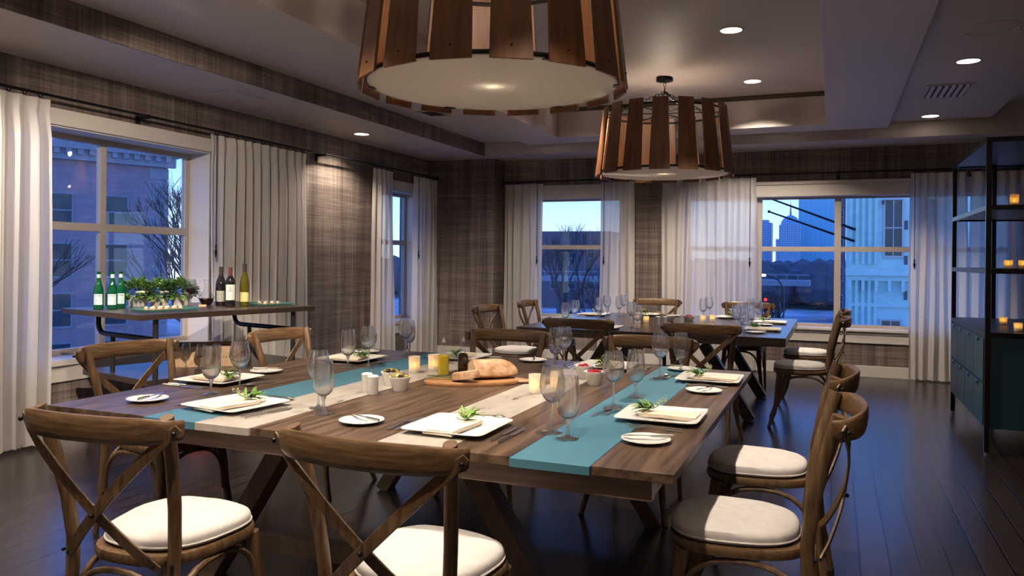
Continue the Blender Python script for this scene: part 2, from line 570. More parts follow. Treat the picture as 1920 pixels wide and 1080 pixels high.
def dup(root, loc, rz=0.0, label=None, group=None, scale=None):
    def cp(o, par):
        c = o.copy()
        C.objects.link(c)
        if par:
            c.parent = par
        for ch in list(kids.get(o.name, [])):
            cp(ch, c)
        return c
    kids = {}
    for o in [root] + list(root.children_recursive):
        kids[o.name] = list(o.children)
    r = cp(root, None)
    r.location = loc
    r.rotation_euler.z = rz
    if label:
        r['label'] = label
    if group:
        r['group'] = group
    if scale:
        r.scale = scale
    return r


def inst(proto, first, loc, rz, label, group=None):
    """place the prototype itself the first time, a copy afterwards"""
    if not first.get(proto.name):
        first[proto.name] = True
        proto.location = loc
        proto.rotation_euler.z = rz
        proto['label'] = label
        if group:
            proto['group'] = group
        return proto
    return dup(proto, loc, rz, label, group)


USED = {}


def arc(fn, n):
    return [fn(i / n) for i in range(n + 1)]


# ---------------------------------------------------------------- setting: room shell
XL, XR, YB, YF = -5.26, 3.6, -2.6, 10.27
ZC, ZG, ZR, ZD = 2.73, 2.90, 2.80, 3.12


def struct(o):
    o['kind'] = 'structure'
    return o


struct(MB().box(XL - 0.3, XR + 0.2, YB - 0.2, YF + 0.3, -0.1, 0).build('floor', 'floor'))
# left wall with two windows (openings in y)
LW = [(3.72, 5.62, 0.57, 2.30), (8.50, 9.53, 0.53, 2.24)]
b = MB()
ys = [YB]
for y0, y1, z0, z1 in LW:
    b.box(XL - 0.3, XL, ys[-1], y0, 0, ZC + 0.4)
    b.box(XL - 0.3, XL, y0, y1, 0, z0)
    b.box(XL - 0.3, XL, y0, y1, z1, ZC + 0.4)
    ys.append(y1)
b.box(XL - 0.3, XL, ys[-1], YF + 0.3, 0, ZC + 0.4)
struct(b.build('wall_left', 'wallpaper'))
FW = [(-3.86, -2.62, 0.56, 2.20), (-1.78, 1.88, 0.56, 2.17)]
b = MB()
x = XL
for x0, x1, z0, z1 in FW:
    b.box(x, x0, YF, YF + 0.3, 0, ZC + 0.4)
    b.box(x0, x1, YF, YF + 0.3, 0, z0)
    b.box(x0, x1, YF, YF + 0.3, z1, ZC + 0.4)
    x = x1
b.box(x, XR + 0.2, YF, YF + 0.3, 0, ZC + 0.4)
b.box(XL, -4.30, 9.90, YF, 0, ZC)
struct(b.build('wall_far', 'wallpaper'))
struct(MB().box(XR, XR + 0.2, YB, YF, 0, 3.4).build('wall_right', 'wallpaper'))
struct(MB().box(XL - 0.3, XR + 0.2, YB - 0.2, YB, 0, 3.4).build('wall_back', 'wallpaper'))
# ceiling levels
FX, FY = -4.32, 9.60
b = MB()
b.box(XL, FX, YB, YF, ZC, ZC + 0.45)
b.box(FX, XR, FY, YF, ZC, ZC + 0.45)
b.box(FX, -3.57, YB, FY, ZG, ZG + 0.3)
b.box(-3.57, 0.53, 9.30, FY, ZG, ZG + 0.3)
b.box(0.53, 1.53, YB, FY, ZG, ZG + 0.3)
b.box(-3.57, 0.53, YB, 0.3, ZG, ZG + 0.3)
b.box(1.53, XR, YB, FY, 3.05, 3.25)
struct(b.build('ceiling', 'ceiling_paint'))
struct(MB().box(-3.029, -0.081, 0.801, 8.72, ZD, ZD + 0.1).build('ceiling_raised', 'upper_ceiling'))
mat('brown_band', (0.045, 0.024, 0.015), 0.8, col2=(0.07, 0.04, 0.025), nscale=(3, 20, 3))
struct(MB().box(-3.029, -0.081, 8.721, 8.879, ZD - 0.02, ZD + 0.1).build('trim_3', 'brown_band'))  # dark brown strip across the far end of the raised ceiling
b = MB()   # dropped ring around the raised field
b.box(-3.57, -3.03, 0.3, 9.30, ZR, ZD + 0.1)
b.box(-0.08, 0.53, 0.3, 9.30, ZR, ZD + 0.1)
b.box(-3.03, -0.08, 8.88, 9.30, ZR, ZD + 0.1)
b.box(-3.03, -0.08, 0.3, 0.8, ZR, ZD + 0.1)
b.box(-3.03, -3.20 + 0.28, 8.10, 8.34, ZR + 0.03, ZD - 0.10)
struct(b.build('trim_1', 'ceiling_paint', bevel=0.004))
b = MB()   # wallpapered and painted fascia boards
b.box(FX - 0.01, FX + 0.004, YB, FY, ZC - 0.001, ZG)
struct(b.build('trim_2', 'wallpaper'))
struct(MB().box(XL - 0.3, XR + 0.2, YB - 0.2, YF + 0.3, 3.42, 3.55).build('roof', 'ceiling_paint'))  # unseen slab added over the room to stop sky light leaking in
# baseboards
b = MB()
b.box(XL, XL + 0.02, YB, 9.90, 0, 0.135)
b.box(XL, XL + 0.028, YB, 9.90, 0, 0.02)
struct(b.build('baseboard_left', 'white_paint', bevel=0.004))
b = MB()
b.box(-4.30, XR, YF - 0.02, YF, 0, 0.135)
b.box(XL + 0.02, -4.28, 9.88, 9.90, 0, 0.135)
b.box(-4.30, -4.28, 9.88, YF, 0, 0.135)
struct(b.build('baseboard_far', 'white_paint', bevel=0.004))


def window_left(name, y0, y1, z0, z1, zbar, mull, depth, head):
    """window in the left wall: reveal lining, sash frame, panes, sill, head trim"""
    w = thing(name, None, None, (XL, (y0 + y1) / 2, z0), 0, kind='structure')
    ox, oy, oz = w.location
    xi = XL - depth
    b = MB()
    f = 0.055
    b.box(xi - 0.05 - ox, xi - ox, y0 - oy, y0 + f - oy, 0, z1 - oz)
    b.box(xi - 0.05 - ox, xi - ox, y1 - f - oy, y1 - oy, 0, z1 - oz)
    b.box(xi - 0.05 - ox, xi - ox, y0 + f - oy, y1 - f - oy, 0, f)
    b.box(xi - 0.05 - ox, xi - ox, y0 + f - oy, y1 - f - oy, z1 - f - oz, z1 - oz)
    b.box(xi - 0.045 - ox, xi + 0.003 - ox, y0 + f - oy, y1 - f - oy, zbar - 0.032 - oz, zbar + 0.032 - oz)
    for m_ in mull:
        b.box(xi - 0.046 - ox, xi + 0.005 - ox, m_ - 0.028 - oy, m_ + 0.028 - oy, f, z1 - f - oz)
    b.build('window_frame', 'frame_paint', w, bevel=0.003)
    b = MB()
    b.box(xi - ox, 0.0, y0 - oy, y0 + 0.012 - oy, 0, z1 - oz)
    b.box(xi - ox, 0.0, y1 - 0.012 - oy, y1 - oy, 0, z1 - oz)
    b.box(xi - ox, 0.0, y0 + 0.012 - oy, y1 - 0.012 - oy, z1 - 0.012 - oz, z1 - oz)
    b.build('reveal_lining', 'white_paint', w)
    b = MB()
    b.box(0.0, 0.022, y0 - 0.10 - oy, y1 + (-0.0 if head > 1.5 else 0.02) - oy, z1 - oz, z1 + 0.12 - oz)
    b.build('head_trim', 'white_paint', w, bevel=0.004)
    b = MB()
    b.box(xi - ox, 0.05, y0 - oy - 0.06, y1 + 0.06 - oy, -0.03, 0.012)
    b.box(0.0, 0.024, y0 - oy - 0.04, y1 + 0.04 - oy, -0.15, -0.03)
    b.build('window_sill', 'white_paint', w, bevel=0.004)
    es = [y0 + f] + [m_ for m_ in mull] + [y1 - f]
    for i in range(len(es) - 1):
        for za, zb in ((z0 + f, zbar), (zbar, z1 - f)):
            MB().box(xi - 0.028 - ox, xi - 0.022 - ox, es[i] - oy, es[i + 1] - oy, za - oz, zb - oz).build('pane', 'window_glass', w)
    return w


window_left('window_1', 3.72, 5.62, 0.57, 2.30, 1.575, [4.685], 0.235, 2)
window_left('window_2', 8.50, 9.53, 0.53, 2.24, 1.565, [], 0.19, 1)


def window_far(name, x0, x1, z0, z1, zbar, mull, depth=0.13):
    w = thing(name, None, None, ((x0 + x1) / 2, YF, z0), 0, kind='structure')
    ox, oy, oz = w.location
    f = 0.05
    yi = depth
    b = MB()
    b.box(x0 - ox, x0 + f - ox, yi, yi + 0.05, 0, z1 - oz)
    b.box(x1 - f - ox, x1 - ox, yi, yi + 0.05, 0, z1 - oz)
    b.box(x0 + f - ox, x1 - f - ox, yi, yi + 0.05, 0, 0.045)
    b.box(x0 + f - ox, x1 - f - ox, yi, yi + 0.05, z1 - 0.035 - oz, z1 - oz)
    b.box(x0 + f - ox, x1 - f - ox, yi - 0.003, yi + 0.045, zbar - 0.03 - oz, zbar + 0.03 - oz)
    for m_ in mull:
        b.box(m_ - 0.038 - ox, m_ + 0.038 - ox, yi - 0.005, yi + 0.046, 0.045, z1 - 0.035 - oz)
    b.build('window_frame', 'frame_paint', w, bevel=0.003)
    b = MB()
    b.box(x0 - ox, x0 + 0.012 - ox, 0, yi, 0, z1 - oz)
    b.box(x1 - 0.012 - ox, x1 - ox, 0, yi, 0, z1 - oz)
    b.box(x0 + 0.012 - ox, x1 - 0.012 - ox, 0, yi, z1 - 0.012 - oz, z1 - oz)
    b.build('reveal_lining', 'white_paint', w)
    b = MB()
    b.box(x0 - 0.12 - ox, x1 + 0.12 - ox, -0.022, 0, z1 - 0.01 - oz, z1 + 0.16 - oz)
    b.box(x0 - 0.15 - ox, x1 + 0.15 - ox, -0.045, -0.022, z1 + 0.135 - oz, z1 + 0.175 - oz)
    b.box(x0 - 0.12 - ox, x0 - ox, -0.022, 0, -0.15, z1 - 0.01 - oz)
    b.box(x1 - ox, x1 + 0.12 - ox, -0.022, 0, -0.15, z1 - 0.01 - oz)
    b.build('window_casing', 'white_paint', w, bevel=0.004)
    b = MB()
    b.box(x0 - 0.06 - ox, x1 + 0.06 - ox, -0.06, yi, -0.022, 0.008)
    b.box(x0 - ox, x1 - ox, -0.022, 0, -0.16, -0.022)
    b.box(x0 - ox, x1 - ox, -0.035, -0.022, -0.055, -0.022)
    b.build('window_sill', 'white_paint', w, bevel=0.004)
    es = [x0 + f] + list(mull) + [x1 - f]
    for i in range(len(es) - 1):
        for za, zb in ((z0 + 0.045, zbar), (zbar, z1 - 0.035)):
            MB().box(es[i] - ox, es[i + 1] - ox, yi + 0.02, yi + 0.026, za - oz, zb - oz).build('pane', 'window_glass', w)
    return w


window_far('window_3', -3.86, -2.62, 0.56, 2.20, 1.53, [])
window_far('window_4', -1.78, 1.88, 0.56, 2.17, 1.517, [-0.87, 0.05, 0.97])

# ---------------------------------------------------------------- downlights
dl_mb = MB()
dl_first = {}


def spot(name, parent, loc, energy, size, blend, col=(1.0, 0.86, 0.72), rad=0.04, rot=(0, 0, 0)):
    l = bpy.data.lights.new(name, 'SPOT')
    l.energy = energy
    l.spot_size = math.radians(size)
    l.spot_blend = blend
    l.color = col
    l.shadow_soft_size = rad
    o = bpy.data.objects.new(name, l)
    C.objects.link(o)
    o.parent = parent
    o.location = loc
    o.rotation_euler = rot
    return o


def downlight(x, y, z, label, energy, size=80, tilt=(0, 0), col=(1.0, 0.86, 0.72)):
    t = thing('downlight', label, 'ceiling light', (x, y, z), 0, 'recessed ceiling downlights')
    b = MB()
    b.lathe([(0.098, 0.0), (0.098, -0.004), (0.080, -0.006), (0.078, 0.0)], 28, cap0=False, cap1=False)
    b.build('trim_ring', 'ceiling_paint', t, smooth=True)
    MB().lathe([(0.079, -0.0035), (0.079, -0.002)], 28).build('lamp_face', 'lamp_glow', t)
    spot('lamp', t, (0, 0, -0.02), energy, size, 0.55, col, rot=(math.radians(tilt[0]), math.radians(tilt[1]), 0))
    return t


K = 1.0
downlight(-0.736, 6.2, ZD, 'round recessed downlight in the raised ceiling, nearest the top edge', 260 * K, 100)
downlight(-0.746, 8.03, ZD, 'round recessed downlight in the raised ceiling, between the two pendants and the beam', 420 * K, 92, (30, 0))
downlight(-4.86, 7.48, ZC, 'small round downlight in the low ceiling above the left wallpapered wall', 110 * K, 130)
downlight(0.94, 6.87, ZG, 'round downlight on the right ceiling strip, nearer one beside the vent', 70 * K, 80)
downlight(0.93, 9.30, ZG, 'round downlight on the right ceiling strip, the farther one over the far window', 70 * K, 80)
# unseen downlights: the visible rows carried on, plus spots added for brightness
for (x, y, z, en, sz, tl) in [(-0.74, 4.4, ZD, 250, 75, (0, 0)), (-0.74, 2.6, ZD, 250, 75, (0, 0)), (-2.33, 2.6, ZD, 250, 75, (0, 0)),
                          (-2.33, 0.9, ZD, 260, 80, (18, 0)), (-0.74, 0.9, ZD, 260, 80, (18, 0)),
                          (-2.33, 7.2, ZD, 320, 95, (28, 12)), (-3.3, 3.2, ZR, 230, 110, (30, 30)), (-4.75, 2.6, ZC, 220, 110, (25, 0)), (-4.75, 0.2, ZC, 160, 110, (30, 0)), (-1.3, 1.9, ZD, 1100, 27, (34.9, 50.7)),  # includes added spots for the far end, left wall and wine crate
                          (0.94, 4.3, ZG, 40, 80, (0, 0)), (0.94, 1.5, ZG, 60, 90, (0, 0)), (2.6, 1.0, 3.05, 60, 100, (0, 0))]:
    downlight(x, y, z, 'unseen round recessed downlight supplying light to the room', en * K, sz, tl)

# two unseen fill lamps added behind the camera for general brightness


def added_fill_lamp(label, x, y, energy):
    t = thing('added_fill_lamp', label, 'added fill lamp', (x, y, 0), 0)
    MB().lathe([(0.15, 0), (0.15, 0.012), (0.02, 0.03)], 28).build('base', 'black_metal', t, smooth=True)
    MB().tube([(0, 0, 0.02), (0, 0, 1.62)], 0.012, 10).build('pole', 'black_metal', t)
    MB().lathe([(0.24, 1.62), (0.20, 1.95)], 36, cap0=False, cap1=False).build('lamp_shade', 'sheer', t, smooth=True)
    l = bpy.data.lights.new('added_fill_lamp_bulb', 'POINT')
    l.energy = energy
    l.color = (1.0, 0.84, 0.70)
    l.shadow_soft_size = 0.12
    o = bpy.data.objects.new('bulb_light', l)
    C.objects.link(o)
    o.parent = t
    o.location = (0, 0, 1.80)


added_fill_lamp('added fill lamp with a pale cloth shade, unseen behind the camera, right', 2.3, -1.6, 60)
added_fill_lamp('added fill lamp with a pale cloth shade, unseen behind the camera, left', -3.9, -1.6, 60)

# ceiling grilles and speaker
t = thing('ceiling_speaker', 'large round flush speaker grille in the right ceiling strip, top right', 'speaker', (0.952, 5.978, ZG))
MB().lathe([(0.175, 0), (0.175, -0.006), (0.155, -0.009), (0.150, -0.002)], 40, cap0=False, cap1=False).build('rim', 'ceiling_paint', t, smooth=True)
MB().lathe([(0.152, -0.003), (0.152, -0.001)], 40).build('grille', 'ceiling_paint', t)


def vent(label, x, y, z, w, d, n, dark):
    t = thing('ceiling_vent', label, 'vent', (x, y, z), 0)
    b = MB()
    f = 0.03
    b.box(-w, w, -d, -d + f, -0.008, 0).box(-w, w, d - f, d, -0.008, 0).box(-w, -w + f, -d + f, d - f, -0.008, 0).box(w - f, w, -d + f, d - f, -0.008, 0)
    b.build('frame', 'ceiling_paint', t)
    MB().box(-w + f, w - f, -d + f, d - f, -0.002, -0.0005).build('duct_opening', 'vent_dark' if dark else 'ceiling_paint', t)
    for i in range(n):
        xx = -w + f + (2 * w - 2 * f) * (i + 0.5) / n
        MB().hexa([(xx - 0.014, -d + f, -0.003), (xx - 0.010, -d + f, -0.003), (xx - 0.010, d - f, -0.003), (xx - 0.014, d - f, -0.003),
                   (xx + 0.010, -d + f, -0.016), (xx + 0.014, -d + f, -0.016), (xx + 0.014, d - f, -0.016), (xx + 0.010, d - f, -0.016)]).build('louvre', 'ceiling_paint', t)
    return t


vent('square louvred air vent in the right ceiling strip between two downlights', 0.93, 8.0, ZG, 0.19, 0.30, 6, True)
vent('slotted air vent near the top right, above the black shelving', 1.80, 7.9, 3.05, 0.2, 0.25, 8, True)
vent('slotted air vent in the ceiling left of the near pendant lamp', -3.95, 7.45, ZG, 0.12, 0.16, 5, True)
for (x, y, lb) in ((-4.77, 5.35, 'flush white access hatch in the left low ceiling, nearer one'), (-4.85, 8.95, 'flush white access hatch in the left low ceiling near the corner')):
    t = thing('access_hatch', lb, 'hatch', (x, y, ZC), 0, 'flush ceiling hatches')
    MB().box(-0.17, 0.17, -0.2, 0.2, -0.006, 0).build('hatch_frame', 'ceiling_paint', t, bevel=0.002)
    MB().box(-0.14, 0.14, -0.17, 0.17, -0.009, -0.006).build('hatch_panel', 'ceiling_paint', t, bevel=0.002)

# ---------------------------------------------------------------- pendant lamps


def chain(b, p0, p1, link=0.045, r=0.0035):
    p0, p1 = Vector(p0), Vector(p1)
    L = (p1 - p0).length
    n = max(2, int(L / (link * 0.72)))
    d = (p1 - p0).normalized()
    u = Vector((0, 0, 1)) if abs(d.z) < 0.9 else Vector((1, 0, 0))
    a = d.cross(u).normalized()
    c = d.cross(a)
    for i in range(n):
        ctr = p0 + d * L * (i + 0.5) / n
        s = a if i % 2 else c
        P = [ctr + d * math.cos(2 * PI * k / 8) * link / 2 + s * math.sin(2 * PI * k / 8) * link * 0.27 for k in range(9)]
        b.tube(P, r, 5, cap=False)


def make_pendant(label, loc):
    """origin at the centre of the diffuser disc"""
    t = thing('pendant_lamp', label, 'pendant lamp', loc, 0, 'drum pendant lamps with wooden slats')
    R0, R1, HT, N = 0.64, 0.565, 0.63, 16
    b = MB().lathe([(R0 - 0.03, -0.004), (R0 - 0.03, 0.004)], 64)
    b.build('diffuser', 'diffuser', t)
    for zz, rr, nm in ((0.008, R0 - 0.03, 'lower_ring'), (HT - 0.05, R1 - 0.006, 'upper_ring')):
        MB().tube([(rr * math.cos(2 * PI * k / 64), rr * math.sin(2 * PI * k / 64), zz) for k in range(65)], 0.011, 6, cap=False).build(nm, 'black_metal', t, smooth=True)
    for k in range(N):
        a = 2 * PI * (k + 0.35) / N
        ca, sa = math.cos(a), math.sin(a)
        rad = Vector((ca, sa, 0))
        tan = Vector((-sa, ca, 0))
        P = []
        for off in (0.0, 0.014):
            for zz, rr, w in ((-0.028, R0, 0.092), (HT, R1, 0.070)):
                for sg in (-1, 1):
                    P.append(rad * (rr + off) + tan * w * sg + Vector((0, 0, zz)))
        q = [P[0], P[1], P[5], P[4], P[2], P[3], P[7], P[6]]
        s = MB().hexa(q).build('slat', 'slat_wood', t, bevel=0.002)
        s.data.name = 'slat'
        MB().ball(rad * (R0 + 0.0125) + Vector((0, 0, 0.03)), 0.005, 6, 4).build('screw', 'black_metal', s)
    for k in range(6):
        a = 2 * PI * k / 6 + 0.3
        MB().box(-0.03, 0.03, -0.006, 0.02, -0.008, -0.003).build('disc_clip', 'black_metal', t, loc=((R0 - 0.045) * math.cos(a), (R0 - 0.045) * math.sin(a), 0), rz=a - PI / 2)
    for k in range(3):
        a = PI * k / 3 + 0.2
        c_, s_ = math.cos(a) * (R1 - 0.006), math.sin(a) * (R1 - 0.006)
        MB().beam((-c_, -s_, HT - 0.05), (c_, s_, HT - 0.05), 0.012, 0.008).build('spoke', 'black_metal', t)
    MB().tube([(0, 0, HT - 0.05), (0, 0, 0.17)], 0.007, 8).build('lamp_cord', 'black_metal', t)
    MB().lathe([(0.012, 0.19), (0.03, 0.175), (0.03, 0.11), (0.022, 0.10)], 16).build('lamp_socket', 'black_metal', t, smooth=True)
    MB().lathe([(0.02, 0.10), (0.028, 0.085), (0.036, 0.045), (0.036, 0.035), (0.005, 0.034)], 16).build('bulb', 'bulb_glow', t, smooth=True)
    zt = ZD - loc[2]
    MB().lathe([(0.075, zt), (0.08, zt - 0.008), (0.08, zt - 0.035), (0.05, zt - 0.042), (0.012, zt - 0.05)], 28, flip=True).build('canopy', 'black_metal', t, smooth=True)
    hub = zt - 0.14
    b = MB()
    chain(b, (0, 0, zt - 0.045), (0, 0, hub))
    b.build('chain', 'black_metal', t)
    for k in range(4):
        a = 2 * PI * k / 4 + 0.5
        b = MB()
        chain(b, (0, 0, hub), ((R1 - 0.12) * math.cos(a), (R1 - 0.12) * math.sin(a), HT - 0.045))
        b.build('chain', 'black_metal', t)
    l = bpy.data.lights.new('pendant_bulb', 'POINT')
    l.energy = 16
    l.color = (1.0, 0.84, 0.66)
    l.shadow_soft_size = 0.03
    lo = bpy.data.objects.new('bulb_light', l)
    C.objects.link(lo)
    lo.parent = t
    lo.location = (0, 0, 0.52)
    return t


make_pendant('large wooden-slat drum pendant above the front table, cropped by the top edge', (-1.56, 3.56, 2.205))
make_pendant('wooden-slat drum pendant hanging on black chains above the far table', (-1.52, 7.60, 2.195))

# ---------------------------------------------------------------- curtains and rods


def curtain(name_label, a0, a1, fixed, axis, ztop, zbot, folds, seed, wand=None, flare=0.0):
    """a0..a1 along the wall; axis 'y' = hangs on left wall, 'x' = far wall"""
    rnd = random.Random(seed)
    ph = [rnd.uniform(-0.5, 0.5) for _ in range(folds + 2)]
    am = [rnd.uniform(0.7, 1.25) for _ in range(folds + 2)]
    mid = (a0 + a1) / 2
    if axis == 'y':
        t = thing('curtain', name_label, 'curtain', (fixed, mid, zbot), 0, 'sheer white curtains')
    else:
        t = thing('curtain', name_label, 'curtain', (mid, fixed, zbot), 0, 'sheer white curtains')
    hh = ztop - zbot
    wd = a1 - a0

    def fn(u, v):
        z = v * hh
        k = u * folds
        i = int(min(k, folds - 1e-6))
        w = math.sin(2 * PI * (u * folds + 0.25 * math.sin(3 * u + ph[i])))
        top = max(0.0, (v - 0.955) / 0.045)
        pinch = max(0.0, 1 - abs(v - 0.955) / 0.05)
        amp = 0.034 * am[i] * (1 - 0.55 * top) * (1 - 0.35 * pinch)
        amp2 = 0.010 * math.sin(9 * u * folds + seed) * (1 - v) ** 0.5
        d = amp * w + amp2 + 0.008 * math.sin(5 * v + 7 * u)
        uu = u + 0.010 / max(wd, 0.3) * math.sin(4 * v + 11 * u + seed)
        al = (uu - 0.5) * wd * (1.0 + flare * (1 - v) ** 1.3 - 0.03 * pinch)
        zz = z + (0.006 * math.sin(17 * u * folds) if v < 0.01 else 0)
        if axis == 'y':
            return (d, al, zz)
        return (al, d, zz)
    MB().grid(fn, folds * 12, 26).build('curtain_panel', 'sheer', t, smooth=True)
    # stitched header band of doubled cloth

    def fh(u, v):
        p = fn(u, 0.956 + 0.044 * v)
        return (p[0] + (0.003 if axis == 'y' else 0), p[1] - (0.003 if axis == 'x' else 0), p[2])
    MB().grid(fh, folds * 12, 3).build('header_band', 'sheer', t, smooth=True)
    n = folds
    for k in range(n):
        al = ((k + 0.5) / n - 0.5) * wd * 0.97
        P = []
        for q in range(11):
            an = 2 * PI * q / 10
            if axis == 'y':
                P.append((math.cos(an) * 0.020, al, hh + 0.022 + math.sin(an) * 0.020))
            else:
                P.append((al, math.cos(an) * 0.020, hh + 0.022 + math.sin(an) * 0.020))
        MB().tube(P, 0.0042, 6, cap=False).build('curtain_ring', 'black_metal', t, smooth=True)
    if wand is not None:
        al = wand - mid
        x, y = (0.055, al) if axis == 'y' else (al, -0.055)
        L = 0.98
        w = MB().tube([(x, y, hh + 0.02), (x, y, hh - L)], 0.004, 6).build('pull_wand', 'black_metal', t)
        MB().lathe([(0.004, 0), (0.010, -0.02), (0.006, -0.04), (0.013, -0.07), (0.008, -0.10), (0.003, -0.12)], 10, o=(x, y, hh - L), flip=True).build('wand_handle', 'black_metal', w, smooth=True)
    return t


RZL, RZF = 2.480, 2.425
curtain('sheer white curtain at the left edge of the picture, beside the large left window', 2.75, 3.93, -5.13, 'y', RZL - 0.035, 0.03, 10, 1)
curtain('sheer white curtain right of the large left window, behind the console table', 5.50, 6.90, -5.15, 'y', RZL - 0.035, 0.02, 11, 2, wand=5.52)
curtain('narrow sheer curtain left of the slim window on the left wall', 8.20, 8.66, -5.15, 'y', RZL - 0.035, 0.02, 4, 3, flare=0.22)
curtain('narrow sheer curtain right of the slim window, beside the wallpapered corner', 9.20, 9.84, -5.15, 'y', RZL - 0.035, 0.02, 5, 4, wand=9.24, flare=0.05)
curtain('sheer curtain left of the small far window, behind the two dark chairs', -4.24, -3.68, 10.14, 'x', RZF - 0.035, 0.02, 5, 5, wand=-3.74, flare=0.05)
curtain('sheer curtain right of the small far window, under the far pendant', -2.86, -2.42, 10.14, 'x', RZF - 0.035, 0.02, 4, 6, wand=-2.80, flare=0.20)
curtain('wide sheer curtain left of the large far window', -2.04, -0.88, 10.14, 'x', RZF - 0.035, 0.02, 9, 7, wand=-0.95, flare=0.03)
curtain('sheer curtain right of the large far window, left of the black shelving', 0.82, 1.40, 10.14, 'x', RZF - 0.035, 0.02, 6, 8, wand=0.86, flare=0.05)
curtain('sheer curtain seen through the black shelving unit', 1.42, 2.55, 10.14, 'x', RZF - 0.035, 0.02, 9, 9)


def rod(label, p0, p1, brackets, axis):
    mid = (Vector(p0) + Vector(p1)) / 2
    t = thing('curtain_rod', label, 'curtain rod', mid, 0)
    MB().tube([Vector(p0) - mid, Vector(p1) - mid], 0.011, 10).build('rod', 'black_metal', t, smooth=True)
    for p in (p0, p1):
        MB().ball(Vector(p) - mid, 0.024, 12, 8).build('finial', 'black_metal', t, smooth=True)
    for q in brackets:
        if axis == 'y':
            x0, y0 = p0[0] - mid.x, q - mid.y
            MB().box(XL - mid.x + 0.001, x0 + 0.012, y0 - 0.012, y0 + 0.012, -0.02, 0.014).box(XL - mid.x + 0.001, XL - mid.x + 0.014, y0 - 0.02, y0 + 0.02, -0.075, 0.03).build('bracket', 'black_metal', t)
        else:
            x0, y0 = q - mid.x, p0[1] - mid.y
            MB().box(x0 - 0.012, x0 + 0.012, y0 - 0.012, YF - mid.y - 0.001, -0.02, 0.014).box(x0 - 0.02, x0 + 0.02, YF - mid.y - 0.014, YF - mid.y - 0.001, -0.075, 0.03).build('bracket', 'black_metal', t)


rod('long black curtain rod along the left wall', (-5.14, 2.0, RZL), (-5.14, 9.84, RZL), [2.4, 4.80, 7.2], 'y')
rod('long black curtain rod along the far wall', (-4.26, 10.14, RZF), (3.0, 10.14, RZF), [-2.3, 0.05, 2.7], 'x')

# ---------------------------------------------------------------- chairs


def seat_outline(n, hw_b, hw_f, y0, y1, ex=2.9):
    P = []
    for k in range(n):
        a = 2 * PI * k / n
        c_, s_ = math.cos(a), math.sin(a)
        u = math.copysign(abs(c_) ** (2 / ex), c_)
        v = math.copysign(abs(s_) ** (2 / ex), s_)
        hw = hw_b + (hw_f - hw_b) * (v + 1) / 2
        P.append((u * hw, y0 + (y1 - y0) * (v + 1) / 2))
    return P


